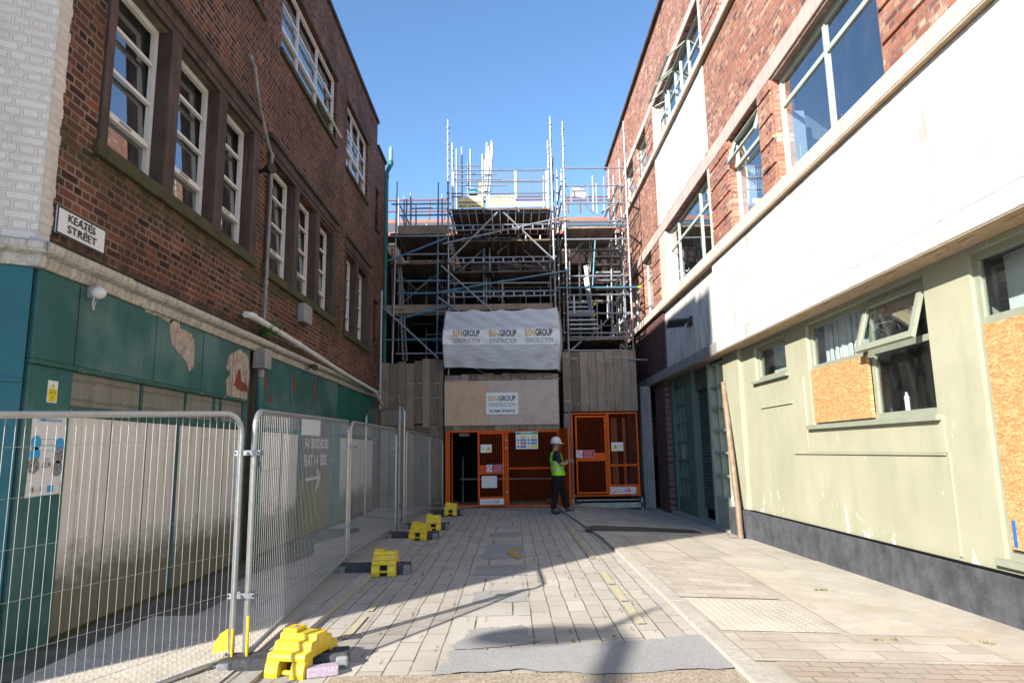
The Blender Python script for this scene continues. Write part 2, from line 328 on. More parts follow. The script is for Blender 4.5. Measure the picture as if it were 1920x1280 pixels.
woodm('plank_grey',[(.3,(.21,.155,.115)),(.6,(.37,.285,.215)),(.75,(.47,.375,.295))],(0,2,None))
woodm('plank_deck',[(.3,(.11,.075,.05)),(.6,(.20,.14,.095)),(.75,(.27,.20,.14))],(0,1,None))
woodm('ply_tan',[(.3,(.56,.39,.26)),(.6,(.64,.47,.33)),(.75,(.69,.53,.39))],(0,2,None))
woodm('ply_pink',[(.3,(.53,.43,.38)),(.6,(.60,.50,.45)),(.75,(.66,.57,.51))],(2,0,None))
def tarp():
    s=NT('tarp'); o=s.obj(); v=s.swz((0,2,None))
    n=s.noise(s.mapv(v,(1,2.2,1)),2.2,8,.65,.6)
    li=s.n('ShaderNodeTexWave',wave_type='BANDS',bands_direction='Y'); s.l(v,li.inputs['Vector']); li.inputs['Scale'].default_value=7; li.inputs['Distortion'].default_value=1.5
    c=s.ramp(n,[(.3,(.80,.83,.88)),(.7,(.88,.90,.94))])
    c=s.mix(s.math('MULTIPLY',s.fr(li.outputs[1],.75,.95),.18),c,(.40,.41,.46))
    s.col(c); s.rough(.4)
    s.bump(s.math('ADD',n,s.math('MULTIPLY',li.outputs[1],.05)),.8,.07)
    # thin translucent sheet
    tl=s.n('ShaderNodeBsdfTranslucent'); tl.inputs[0].default_value=(.6,.62,.66,1)
    mx=s.n('ShaderNodeMixShader'); mx.inputs[0].default_value=.3; s.l(s.p.outputs[0],mx.inputs[1]); s.l(tl.outputs[0],mx.inputs[2]); s.l(mx.outputs[0],s.out.inputs[0])
tarp()
# ------------------------------------------------------------ mesh helpers
SPLIT={'panel_joint','shop_rail','shop_panel','transom_window','rendered_band','rendered_jamb','lintel_band','sill_band','sill','window_blind','screen_frame','coping','window_head','hinge','inner_post','shop_frame','gate_post','wall_moulding','end_foot','ear','eye','clamp','window_post','sill_underside','fascia','flaking_paint','blue_print','photo_print'}
class MB:
    def __init__(s): s.v=[]; s.f=[]; s.mi=[]; s.tone=[]; s.k=0; s.t=1.
    def add(s,vs,fs):
        b=len(s.v); s.v+= [tuple(float(c) for c in p) for p in vs]
        for f in fs: s.f.append([b+i for i in f]); s.mi.append(s.k); s.tone.append(s.t)
    def box(s,x0,x1,y0,y1,z0,z1):
        if x0>x1:x0,x1=x1,x0
        if y0>y1:y0,y1=y1,y0
        if z0>z1:z0,z1=z1,z0
        s.add([(x0,y0,z0),(x1,y0,z0),(x1,y1,z0),(x0,y1,z0),(x0,y0,z1),(x1,y0,z1),(x1,y1,z1),(x0,y1,z1)],
              [(0,3,2,1),(4,5,6,7),(0,1,5,4),(1,2,6,5),(2,3,7,6),(3,0,4,7)]); return s
    def quad(s,a,b,c,d): s.add([a,b,c,d],[(0,1,2,3)]); return s
    def tube(s,a,b,r,n=8,r2=None,cap=True):
        a=Vector(a); b=Vector(b); d=(b-a)
        if d.length<1e-6: return s
        d.normalize(); u=d.orthogonal().normalized(); w=d.cross(u); r2=r if r2 is None else r2
        vs=[]
        for p,rr in ((a,r),(b,r2)):
            for i in range(n):
                t=2*math.pi*i/n; vs.append(p+(u*math.cos(t)+w*math.sin(t))*rr)
        fs=[(i,(i+1)%n,n+(i+1)%n,n+i) for i in range(n)]
        if cap: fs+= [tuple(range(n))[::-1],tuple(range(n,2*n))]
        s.add(vs,fs); return s
    def path(s,pts,r,n=8):
        pts=[Vector(p) for p in pts]
        prev=None; rings=[]
        for i,p in enumerate(pts):
            d=(pts[min(i+1,len(pts)-1)]-pts[max(i-1,0)]).normalized()
            u=(prev-d*prev.dot(d)).normalized() if prev is not None else d.orthogonal().normalized()
            prev=u; w=d.cross(u)
            rings.append([p+(u*math.cos(2*math.pi*k/n)+w*math.sin(2*math.pi*k/n))*r for k in range(n)])
        vs=[q for r_ in rings for q in r_]; fs=[]
        for i in range(len(pts)-1):
            for k in range(n): fs.append((i*n+k,i*n+(k+1)%n,(i+1)*n+(k+1)%n,(i+1)*n+k))
        fs+=[tuple(range(n))[::-1],tuple(range((len(pts)-1)*n,len(pts)*n))]
        s.add(vs,fs); return s
    def prism(s,pts,o,ex,ey,ez,t):
        """polygon pts (2d) in plane o+ex*u+ey*v, extruded by ez*t"""
        o=Vector(o);ex=Vector(ex);ey=Vector(ey);ez=Vector(ez)
        n=len(pts); a=[o+ex*u+ey*v for u,v in pts]; b=[p+ez*t for p in a]
        fs=[tuple(range(n))[::-1],tuple(range(n,2*n))]+[(i,(i+1)%n,n+(i+1)%n,n+i) for i in range(n)]
        s.add(a+b,fs); return s
    def obox(s,o,ex,ey,ez): # origin + three edge vectors
        o,ex,ey,ez=map(Vector,(o,ex,ey,ez))
        s.add([o,o+ex,o+ex+ey,o+ey,o+ez,o+ex+ez,o+ex+ey+ez,o+ey+ez],[(0,3,2,1),(4,5,6,7),(0,1,5,4),(1,2,6,5),(2,3,7,6),(3,0,4,7)]); return s
    def split(s):
        par=list(range(len(s.v)))
        def f(a):
            while par[a]!=a: par[a]=par[par[a]]; a=par[a]
            return a
        for fc in s.f:
            for b in fc[1:]: par[f(b)]=f(fc[0])
        g={}
        for i,fc in enumerate(s.f): g.setdefault(f(fc[0]),[]).append(i)
        out=[]
        for ids in g.values():
            m=MB(); mp={}
            for i in ids:
                for a in s.f[i]:
                    if a not in mp: mp[a]=len(m.v); m.v.append(s.v[a])
                m.f.append([mp[a] for a in s.f[i]]); m.mi.append(s.mi[i]); m.tone.append(s.tone[i])
            out.append(m)
        return out
    def build(s,name,mat,parent=None,smooth=False,bevel=0,fixn=True):
        if name in SPLIT:
            for m in s.split(): o=m._build(name,mat,parent,smooth,bevel,fixn)
            return o
        return s._build(name,mat,parent,smooth,bevel,fixn)
    def _build(s,name,mat,parent=None,smooth=False,bevel=0,fixn=True):
        me=bpy.data.meshes.new(name); me.from_pydata(s.v,[],s.f)
        mats=mat if isinstance(mat,(list,tuple)) else [mat]
        for m in mats: me.materials.append(MATS[m])
        for p,k in zip(me.polygons,s.mi): p.material_index=min(k,len(mats)-1); p.use_smooth=smooth
        ca=me.color_attributes.new('tone','FLOAT_COLOR','CORNER')
        d=[]
        for p,t in zip(me.polygons,s.tone): d+= [t,t,t,1.]*p.loop_total
        ca.data.foreach_set('color',d)
        if fixn:
            import bmesh
            bm=bmesh.new(); bm.from_mesh(me); bmesh.ops.recalc_face_normals(bm,faces=bm.faces); bm.to_mesh(me); bm.free()
        o=bpy.data.objects.new(name,me); COL.objects.link(o)
        if parent: o.parent=parent
        if smooth:
            try:
                md=o.modifiers.new('ws','WEIGHTED_NORMAL')
            except: pass
        if bevel:
            b=o.modifiers.new('b','BEVEL'); b.width=bevel; b.segments=2; b.limit_method='ANGLE'
        return o
def tag(o,label,cat,group=None,kind=None):
    if label: o['label']=label
    if cat: o['category']=cat
    if group: o['group']=group
    if kind: o['kind']=kind
    return o
def thing(name,loc,label,cat,group=None):
    o=bpy.data.objects.new(name,None); o.empty_display_size=.1; COL.objects.link(o)
    o.location=loc; tag(o,label,cat,group); return o
def rel(mb,loc):
    mb.v=[(p[0]-loc[0],p[1]-loc[1],p[2]-loc[2]) for p in mb.v]; return mb
ORG=(0,0,0)
def struct(mb,name,mat): o=mb.build(name,mat); o['kind']='structure'; return o
def text_mesh(body,size,xs=1.,bold=0.,spacing=1.):
    cu=bpy.data.curves.new('t','FONT'); cu.body=body; cu.size=size; cu.align_x='CENTER'; cu.align_y='CENTER'; cu.offset=bold; cu.space_character=spacing; cu.resolution_u=3
    ob=bpy.data.objects.new('t',cu); COL.objects.link(ob); bpy.context.view_layer.update()
    dg=bpy.context.evaluated_depsgraph_get(); me=bpy.data.meshes.new_from_object(ob.evaluated_get(dg))
    bpy.data.objects.remove(ob); bpy.data.curves.remove(cu)
    for v in me.vertices: v.co.x*=xs
    return me
def lettering(items,parent,o,ex,ey,en,name='lettering'):
    """items: (text,u,v,height,xscale,bold,mat); placed on plane o with axes ex, ey, proud of it by en"""
    o,ex,ey,en=map(Vector,(o,ex,ey,en)); out=[]
    for (t,u,v,h,xs,bold,mat) in items:
        mb=MB(); me=text_mesh(t,h/.72,abs(xs) if xs>0 else 1.,bold*h)
        if xs<0:
            xx=[p.co.x for p in me.vertices]; k2=-xs/(max(xx)-min(xx)); c2=(max(xx)+min(xx))/2
            for p in me.vertices: p.co.x=(p.co.x-c2)*k2
        vs=[o+ex*(u+p.co.x)+ey*(v+p.co.y)+en for p in me.vertices]
        mb.add(vs,[tuple(p.vertices) for p in me.polygons]); bpy.data.meshes.remove(me)
        out.append(mb.build(name,mat,parent,fixn=False))
    return out
# ------------------------------------------------------------ GROUND
XL,XR,XG=-3.6,3.9,4.15
KL,KR=-1.66,1.43
def krx(y): return 1.43 if y<11 else 1.43-.045*(y-11)
def zwall(y): return -.08-.012*(max(y,4)-5.4) if y>5.4 else -.08
def zr(y): return 0.0 if y<12 else -.004*(y-12)
def sheet(pts_fn,ys,n,name,mat):
    mb=MB(); rows=[]
    for y in ys: rows.append([pts_fn(y,i/n) for i in range(n+1)])
    vs=[p for r in rows for p in r]; m=n+1
    fs=[(a*m+i,a*m+i+1,(a+1)*m+i+1,(a+1)*m+i) for a in range(len(ys)-1) for i in range(n)]
    mb.add(vs,fs); return struct(mb,name,mat)
ys=[-12,-6,-2,0]+[1+.8*i for i in range(27)]+[24,30]
g=MB(); g.quad((-400,-400,-.45),(400,-400,-.45),(400,400,-.45),(-400,400,-.45)); struct(g,'ground','far_ground')
sheet(lambda y,t:(KL+(krx(y)-KL)*t,y,zr(y)),ys,6,'road','setts')
sheet(lambda y,t:(-14+(KL-.14+14)*t,y,.035+zr(y)-.02*min(1,max(0,(6-y)/4))),ys,6,'pavement_left','flags')
sheet(lambda y,t:(krx(y)+.14+(4.6-krx(y)-.14)*t,y,.035*(1-t)+zwall(y)*t),ys,8,'pavement_right','flags')
for nm,fx,s_ in (('kerb_left',lambda y:KL,-1),('kerb_right',krx,1)):
    mb=MB(); n=0
    y=-6.
    while y<21:
        y2=y+.9; h=.040+random.uniform(-.004,.004)-(.02*min(1,max(0,(6-y)/4)) if s_<0 else 0); xa,xb=fx(y),fx(y2)
        mb.add([(xa,y+.006,-.1),(xa+s_*.14,y+.006,-.1),(xb+s_*.14,y2,-.1),(xb,y2,-.1),(xa+s_*.012,y+.006,h+zr(y)),(xa+s_*.14,y+.006,h+zr(y)),(xb+s_*.14,y2,h+zr(y2)),(xb+s_*.012,y2,h+zr(y2))],
            [(0,3,2,1),(4,5,6,7),(0,1,5,4),(1,2,6,5),(2,3,7,6),(3,0,4,7)])
        y=y2
    struct(mb,nm,'kerb_stone')
def gp(px,py,z): p=atZ(px,py,z); return (p[0],p[1],z)
def gpoly(name,pts,z,mat,jag=0):
    P=[gp(x,y,z) for x,y in pts]
    if jag:
        Q=[]
        for i in range(len(P)):
            a=Vector(P[i]); b=Vector(P[(i+1)%len(P)]); n=max(1,int((b-a).length/.045))
            for k in range(n): 
                q=a.lerp(b,k/n); wv=jag*1.2*math.sin(5.3*q.x+7.1*q.y)+jag*.8*math.sin(17*q.x-13*q.y)
                q+=Vector((wv+random.uniform(-jag,jag)*.5,wv+random.uniform(-jag,jag)*.5,0))
                Q.append(tuple(q))
        P=Q
    mb=MB(); mb.add(P,[tuple(range(len(P)))]); o=mb.build(name,mat,fixn=False)
    if o.data.polygons[0].normal.z<0: o.data.flip_normals()
    o['kind']='structure'; return o
# slab strip in the middle of the road, patches of asphalt and the strips across the mouth of the street
sm=MB(); 
for a in range(10): 
    y0,y1=5.4+a*1.0,6.4+a*1.0; sm.quad((-.52,y0,.003+zr(y0)),(.14,y0,.003+zr(y0)),(.14,y1,.003+zr(y1)),(-.52,y1,.003+zr(y1)))
struct(sm,'road_slabs','big_slabs')
gpoly('road_patch',[(815,1263),(842,1219),(1190,1199),(1372,1186),(1408,1250),(1190,1260),(960,1256)],.012,'asphalt',.02)
gpoly('road_patch',[(862,1216),(872,1182),(990,1168),(1000,1205)],.007,'asphalt_old',.03)
gpoly('road_patch',[(882,1078),(897,1060),(987,1058),(985,1078)],.007,'asphalt_old',.012)
gpoly('road_patch',[(903,1048),(914,1020),(980,1018),(984,1045)],.007,'asphalt',.012)
gpoly('road_patch',[(885,1128),(893,1108),(985,1104),(990,1126)],.007,'asphalt_old',.02)
gpoly('road_patch',[(915,1006),(920,999),(977,997),(978,1005)],.007,'asphalt',.01)
sheet(lambda y,t:(-1.2+(2.72)*t,y,.006),[-3,-1,0,1,2,3,4,4.7],4,'road_aggregate','aggregate')
sheet(lambda y,t:(1.70+3.2*t,y,.035*(1-t)-.08*t+.018),[-3,0,2,3,4,4.72],4,'pavement_brick_strip','brick_paving')
# pavement surfaces on the right
def pr_z(x,y): t=(x-krx(y)-.14)/(4.6-krx(y)-.14); return .035*(1-t)+zwall(y)*t
def pav_patch(name,x0,x1,y0,y1,mat,dz,x0b=None,x1b=None):
    mb=MB(); n=8; x0b=x0 if x0b is None else x0b; x1b=x1 if x1b is None else x1b
    rows=[]
    for a in range(n+1):
        y=y0+(y1-y0)*a/n; xa=x0+(x0b-x0)*a/n; xb=x1+(x1b-x1)*a/n
        rows.append([(xa+(xb-xa)*i/4,y,pr_z(xa+(xb-xa)*i/4,y)+dz) for i in range(5)])
    mb.add([p for r in rows for p in r],[(a*5+i,a*5+i+1,(a+1)*5+i+1,(a+1)*5+i) for a in range(n) for i in range(4)])
    return struct(mb,name,mat)
pav_patch('pavement_concrete',2.55,4.3,4.75,9.5,'concrete_pad',.005,2.75,4.3)
pav_patch('pavement_setts',1.58,3.4,4.75,5.5,'flags_cross',.009)
pav_patch('pavement_setts',1.58,2.52,6.75,9.0,'flags_cross',.009)
def tactile(name,x0,x1,y0,y1,zf):
    mb=MB(); nx=int((x1-x0)/.067); ny=int((y1-y0)/.067)
    mb.quad(*[(x,y,zf(x,y)) for x,y in ((x0,y0),(x1,y0),(x1,y1),(x0,y1))])
    for i in range(nx):
        for j in range(ny):
            x=x0+.033+i*.067; y=y0+.033+j*.067; z=zf(x,y); r=.0125
            vs=[(x+r*math.cos(k*math.pi/3),y+r*math.sin(k*math.pi/3),z) for k in range(6)]+[(x+r*.6*math.cos(k*math.pi/3),y+r*.6*math.sin(k*math.pi/3),z+.0035) for k in range(6)]
            mb.add(vs,[(k,(k+1)%6,6+(k+1)%6,6+k) for k in range(6)]+[tuple(range(6,12))])
    struct(mb,name,'concrete_pad')
tactile('tactile_paving',1.60,2.50,5.52,6.72,lambda x,y:pr_z(x,y)+.008)
tactile('tactile_paving',-3.2,-1.85,3.9,6.3,lambda x,y:.035-.02*min(1,max(0,(6-y)/4))+.010+zr(y))
_dp=[gp(x,y,0) for x,y in [(1092,996),(1112,989),(1190,986),(1300,984),(1318,990),(1230,993),(1115,999)]]
mb=MB(); mb.add([(x,y,max(pr_z(x,y),.035 if x<krx(y)+.14 else -1)+.012) for x,y,z in _dp],[tuple(range(len(_dp)))]); o=mb.build('damp_patch','wet_patch'); o['kind']='structure'
def roadline(name,x,y0,y1,w_,dash=0):
    mb=MB(); y=y0
    while y<y1:
        L=min(.8,y1-y)
        if random.random()<.75: mb.quad((x-w_/2,y,.010+zr(y)),(x+w_/2,y,.010+zr(y)),(x+w_/2,y+L*.9,.010+zr(y)),(x-w_/2,y+L*.9,.010+zr(y)))
        y+=L+random.uniform(0,.2)
    struct(mb,name,'yellow_line')
roadline('road_line',1.05,5.9,14,.075); roadline('road_line',-1.33,5.6,12,.06)
gpoly('road_marking',[(958,1030),(975,1024),(977,1027),(962,1034),(978,1045),(972,1048),(950,1036)],.012,'old_orange')
stone('moss_damp',(.07,.075,.05),(.17,.165,.13),3)
sheet(lambda y,t:(XL+(.62+.15*math.sin(y*2.1))*t,y,.043+zr(y)-.02*min(1,max(0,(6-y)/4))),[4.6+.3*i for i in range(30)],3,'pavement_damp_edge','moss_damp')
# moss and weeds growing out of the joints
wd=MB()
def tuft(mb,x,y,z,n,h,sp):
    for _ in range(n):
        a=random.uniform(0,6.28); r=random.uniform(0,sp); bx,by=x+r*math.cos(a),y+r*math.sin(a); hh=h*random.uniform(.4,1); w_=.004+hh*.08
        dx,dy=random.uniform(-1,1)*hh*.6,random.uniform(-1,1)*hh*.6; c=math.cos(a)*w_; s_=math.sin(a)*w_
        mb.add([(bx-c,by-s_,z),(bx+c,by+s_,z),(bx+dx,by+dy,z+hh)],[(0,1,2)])
for _ in range(150):
    x=-1.6+.17*random.randint(0,17)+random.uniform(-.01,.01); y=random.uniform(4.9,13)
    if y*random.random()>7: continue
    for k in range(random.randint(2,7)): tuft(wd,x+random.uniform(-.008,.008),y+k*.03,zr(y),3,.012,.012)
for (px,py) in [(1365,995),(1378,1003),(1370,1002),(1535,1110),(1545,1110),(1645,1214),(1680,1212),(1850,1211)]:
    p=atZ(px,py,-.05); tuft(wd,p[0],p[1],pr_z(p[0],p[1])+.005,22,.03,.05)
o=wd.build('weeds','leaf_dry'); tag(o,'short green weeds and moss growing in the paving joints','weeds',kind='stuff')
exec_parts=[]
# ------------------------------------------------------------ wall with openings (plane X = const)
def wall_mesh(mb,X,y0,y1,z0,z1,holes,into,depth=.3,back=True):
    """into = -1 (left building, wall body towards -X) or +1"""
    ysx=sorted({y0,y1}|{h[0] for h in holes}|{h[1] for h in holes}); zsx=sorted({z0,z1}|{h[2] for h in holes}|{h[3] for h in holes})
    ysx=[v for v in ysx if y0<=v<=y1]; zsx=[v for v in zsx if z0<=v<=z1]
    for a,b in zip(ysx,ysx[1:]):
        for c,d in zip(zsx,zsx[1:]):
            my,mz=(a+b)/2,(c+d)/2
            if any(h[0]<my<h[1] and h[2]<mz<h[3] for h in holes): continue
            if into<0: mb.quad((X,a,c),(X,b,c),(X,b,d),(X,a,d))
            else: mb.quad((X,b,c),(X,a,c),(X,a,d),(X,b,d))
    xi=X+into*depth
    for (a,b,c,d) in holes:
        a,b,c,d=max(a,y0),min(b,y1),max(c,z0),min(d,z1)
        mb.quad((X,a,c),(X,a,d),(xi,a,d),(xi,a,c)); mb.quad((X,b,c),(xi,b,c),(xi,b,d),(X,b,d))
        mb.quad((X,a,c),(xi,a,c),(xi,b,c),(X,b,c)); mb.quad((X,a,d),(X,b,d),(xi,b,d),(xi,a,d))
def window(parent,X,into,y0,y1,z0,z1,ybars,zbars,fr='white_paint',set_=.13,fw=.05,bw=.035,glass='glass',skip=(),thick=(),th=.05):
    """frame at X+into*set_; ybars/zbars absolute positions of mullions and glazing bars"""
    mb=MB(); xa=X+into*set_; xb=xa+into*th
    mb.box(xa,xb,y0,y1,z0,z0+fw); mb.box(xa,xb,y0,y1,z1-fw,z1)
    mb.box(xa,xb,y0,y0+fw,z0+fw,z1-fw); mb.box(xa,xb,y1-fw,y1,z0+fw,z1-fw)
    for y in ybars: mb.box(xa+into*.004,xb-into*.003,y-bw/2,y+bw/2,z0+fw,z1-fw)
    ye=[y0+fw]+[q for y in ybars for q in (y-bw/2,y+bw/2)]+[y1-fw]
    for z in zbars:
        t=bw*1.7 if z in thick else bw
        for k in range(0,len(ye),2):
            mb.box(xa-into*(.008 if z in thick else -.006),xb-into*.005,ye[k]+.001,ye[k+1]-.001,z-t/2,z+t/2)
    w=mb.build('window',fr,parent)
    g=MB(); xg=xa+into*.03
    xt=xg+into*(.075*(z1-z0)/1.7 if into<0 else 0)     # left panes tilted back so they reflect more sky
    q4=[(xg,y0+.01,z0+.01),(xg,y1-.01,z0+.01),(xt,y1-.01,z1-.01),(xt,y0+.01,z1-.01)]
    g.quad(*(q4 if into<0 else q4[::-1])); g.build('pane',glass,w,fixn=False)     # faces the street
    return w
# ============================================================ LEFT BUILDING
LB=thing('brick_building',(XL,5,0),'dark brown brick building with green shopfronts and white framed windows along the left side','building')
LB.location=(0,0,0)
C0=4.98                                  # corner of the street front and the chamfer
PT=10.5
gA=(5.58,9.22,4.10,6.27); gB=(9.60,13.63,4.08,6.24); gC=(14.38,16.92,4.04,6.22)
f1=[(5.69,6.66,4.20,5.93),(6.88,7.86,4.20,5.93),(8.09,9.00,4.20,5.93),(9.79,10.86,4.18,5.90),(11.08,12.10,4.17,5.88),(12.34,13.33,4.15,5.86),(14.44,15.36,4.10,5.82),(15.59,16.60,4.10,5.82)]
E2=(9.97,13.36,7.86,9.27); F2=(14.30,16.50,7.76,9.33); G2=(5.72,9.19,7.93,9.30)
D1=(17.56,18.02,4.32,5.45); D2=(17.58,17.93,7.50,8.55)
shopholes=[]
mb=MB()
wall_mesh(mb,XL,C0,17.69,2.9,PT,f1+[E2,F2,G2,D1,D2],-1)
wall_mesh(mb,XL,17.69,18.87,2.9,9.82,[(17.69,18.02,4.32,5.45),(17.69,17.93,7.50,8.55)],-1)
mb.quad((XL,18.87,-.5),(XL-1.6,18.87,-.5),(XL-1.6,18.87,9.82),(XL,18.87,9.82))
mb.box(XL,XL-.2,17.7,18.87,-.4,2.9)
mb.quad((XL,17.69,9.82),(XL,17.69,PT),(XL-4,17.69,PT),(XL-4,17.69,9.82))
mb.build('wall','brick_dark',LB)
# chamfered corner, painted white; the paint wraps a few inches round the corner
CD=Vector((-math.sin(math.radians(60)),-math.cos(math.radians(60)),0)); CN=Vector((-CD.y,CD.x,0))
if CN.y>0: CN=-CN
mb=MB(); a=Vector((XL,C0,0)); b=a+CD*1.75; c=b+Vector((-9,-.2,0))
UP=Vector((0,0,1))
mb.quad(a+UP*2.9,b+UP*2.9,b+UP*PT,a+UP*PT)
mb.build('painted_wall','brick_white_corner',LB,fixn=False)
mb=MB()
steps=[]; z=3.02; k=0
while z<PT:
    wd_=.14+.012*((k*7)%3==0)-.010*((k*5)%4==1); mb.box(XL-.05,XL+.004,C0+.002,C0+wd_,z,min(z+.075,PT)); z+=.075; k+=1
mb.build('painted_wall','brick_white',LB)
mb=MB(); mb.quad(b+UP*-.5,c+UP*-.5,c+UP*PT,b+UP*PT); mb.build('wall','brick_dark',LB)
# stone window surround on the chamfer
mb=MB(); q=a+CD*.78-CN*.05; mb.obox(q+UP*4.0,CD*.28,CN*.08,UP*2.4); mb.obox(q+UP*4.0-CD*0,CD*.9,CN*.075,UP*-.2)
mb.build('stone_surround','stone_dark',LB)
mb=MB(); mb.obox(a+CD*1.06+CN*.002+UP*4.0,CD*.6,CN*.02,UP*2.3); mb.build('window','white_paint',LB)
# body, roof, floors, room backs
mb=MB()
mb.quad((XL-1.5,5.2,0),(XL-1.5,18.8,0),(XL-1.5,18.8,10.2),(XL-1.5,5.2,10.2))
mb.build('interior','interior',LB)
mb=MB(); mb.box(XL-9,XL-.02,4.7,17.67,10.05,10.15); mb.box(XL-9,XL-.02,17.7,18.85,9.6,9.7)
for z in (3.2,6.85): mb.box(XL-1.5,XL-.32,5.0,18.85,z,z+.25)
for y in (9.4,14.0,17.2): mb.box(XL-1.5,XL-.32,y-.06,y+.06,3.46,6.84); mb.box(XL-1.5,XL-.32,y+.2,y+.3,7.12,10.04)
mb.build('roof_deck','interior',LB)
# coping
mb=MB(); mb.box(XL-.35,XL+.05,C0+.0,17.72,PT,PT+.09); mb.box(XL-.35,XL+.05,17.72,18.9,9.82,9.9)
mb.obox(a+UP*(PT)+CN*.05,CD*1.8,CN*-.3,UP*.09); mb.build('coping','stone_dark',LB)
# floor 1 stone surrounds
for G in (gA,gB,gC):
    mb=MB(); y0,y1,z0,z1=G; P=XL+.030
    ws=[w_ for w_ in f1 if w_[0]>y0-.1 and w_[1]<y1+.1]; zt=ws[0][3]; zb=ws[0][2]
    mb.box(XL-.02,P,y0,y1,zt,z1)                                   # head
    mb.box(XL-.02,P+.05,y0-.03,y1+.03,z1-.09,z1-.002)              # moulding
    mb.box(XL-.02,P+.02,y0-.01,y1+.01,zt+.08,zt+.12)
    ye=[y0]+[q for w_ in ws for q in (w_[0],w_[1])]+[y1]
    for k in range(0,len(ye),2):
        if ye[k+1]-ye[k]>.02: 
            mb.box(XL-.29,P,ye[k]-(.004 if k else 0),ye[k+1]+(.004 if k<len(ye)-2 else 0),zb-.02,zt-.001)
    mb.build('stone_surround','stone_dark',LB,bevel=.008)
    mb=MB(); mb.box(XL-.2,P+.02,y0-.04,y1+.04,zb-.16,zb-.022); mb.build('sill','stone_moss',LB,bevel=.01)
for i,(y0,y1,z0,z1) in enumerate(f1):
    h=z1-z0; window(LB,XL,-1,y0,y1,z0,z1,[],[z0+h*.235,z0+h*.50,z0+h*.755],thick=(z0+h*.235,),set_=.12,fw=.065)
def vent(y,z,X): 
    m=MB(); m.box(X+.001,X+.02,y-.09,y+.09,z-.012,z+.012); return m
for i,(y0,y1,z0,z1) in enumerate(f1[:6]):
    m=MB(); zz=z0+(z1-z0)*.235; m.box(XL-.128,XL-.108,(y0+y1)/2-.1,(y0+y1)/2+.1,zz-.012,zz+.016); m.build('trickle_vent','olive_frame',LB)
window(LB,XL,-1,*G2,[6.86,8.0],[8.40,8.86],set_=.06,fw=.06)
wE=window(LB,XL,-1,*E2,[10.98,12.13],[8.34,8.80],set_=.06,fw=.06,thick=(8.34,))
wF=window(LB,XL,-1,*F2,[15.02,15.75],[8.28,8.78],set_=.06,fw=.06,thick=(8.28,))
window(LB,XL,-1,*D1,[],[4.85],set_=.08,fw=.05); window(LB,XL,-1,*D2,[],[8.0],set_=.08,fw=.05)
# open bottom sash, hung from its top edge
mb=MB(); o_=Vector((XL-.03,12.17,8.32)); ey=Vector((0,1.12,0)); ez=Vector((.20,0,-.37))
n_=ey.cross(ez).normalized()*.04; L=ez.length
mb.obox(o_,ey,n_,ez*.12); mb.obox(o_+ez*.88,ey,n_,ez*.12); mb.obox(o_+ez*.12,ey*.06,n_,ez*.76); mb.obox(o_+ez*.12+ey*.94,ey*.06,n_,ez*.76)
op=mb.build('open_sash','white_paint',wE); 
# sills and heads floor 2
mb=MB()
for (y0,y1,z0,z1) in (E2,F2,G2): mb.box(XL-.1,XL+.05,y0-.06,y1+.06,z0-.09,z0-.002)
for (y0,y1,z0,z1) in (D1,D2): mb.box(XL-.1,XL+.05,y0-.06,y1+.06,z0-.09,z0-.002)
mb.build('sill','stone_moss',LB,bevel=.006)
# soldier course of tiles over the floor 2 windows
mb=MB()
for (y0,y1,z0,z1) in (E2,F2,G2,D1,D2): mb.box(XL-.06,XL+.03,y0-.05,y1+.05,z1+.002,z1+.05)
mb.build('window_head','stone_dark',LB)
# cornice over the shops (profile swept along the front and round the chamfer)
prof=[(0,2.86),(.07,2.86),(.09,2.90),(.09,2.94),(.15,2.96),(.17,2.985),(.17,3.03),(.10,3.06),(0,3.085)]
def cornice(p0,p1,nrm,name='cornice'):
    mb=MB(); n=len(prof); p0,p1,nrm=Vector(p0),Vector(p1),Vector(nrm)
    L=(p1-p0).length; k=max(1,int(L/.55)); d=(p1-p0)/k
    for i in range(k):
        a_=p0+d*i+d.normalized()*.003; b_=p0+d*(i+1); j=random.uniform(-.003,.003)
        va=[a_+nrm*(u+j)+UP*(z+j) for u,z in prof]; vb=[b_+nrm*(u+j)+UP*(z+j) for u,z in prof]
        mb.add(va+vb,[(i_,(i_+1)%n,n+(i_+1)%n,n+i_) for i_ in range(n)]+[tuple(range(n)),tuple(range(n,2*n))[::-1]])
    return mb.build(name,'stone_pale',LB)
cornice((XL,C0-.08,0),(XL,17.72,0),(1,0,0)); cornice(a+CD*-.08,a+CD*1.8,CN)
# ---------------- shopfronts (children of the building)
def lpoly(name,pts,X,mat,parent,th=.01):
    mb=MB(); mb.prism([(p[0],p[1]) for p in pts],(X,0,0),(0,1,0),(0,0,1),(1,0,0),th); return mb.build(name,mat,parent)
def Lp(px,py,X=XL): p=atX(px,py,X); return (p[1],p[2])
mb=MB()
SF=XL+.045
mb.box(XL-.3,XL-.01,C0,17.7,-.4,2.9)                                # solid backing
mb.build('shop_wall','soil',LB)
mb=MB()
for y0,y1 in ((C0,5.47),(5.475,9.16)): mb.box(XL,SF,y0,y1,2.175,2.855)
mb.box(XL,SF,9.62,13.9,2.12,2.855); 
mb.box(XL,SF-.01,C0,5.49,-.3,2.133)                                 # corner pier
mb.box(XL,SF,9.02,9.16,.0,2.128); mb.box(XL,SF-.002,9.02,9.05,.0,.01)
mb.box(XL,SF-.01,7.3,7.34,.08,1.769); mb.box(XL,SF-.01,8.15,8.18,1.852,2.128)
mb.box(XL,SF-.012,9.65,9.72,.0,2.11); mb.box(XL,SF-.012,10.6,10.66,.0,1.76); mb.box(XL,SF-.012,9.72,11.5,1.78,1.84)
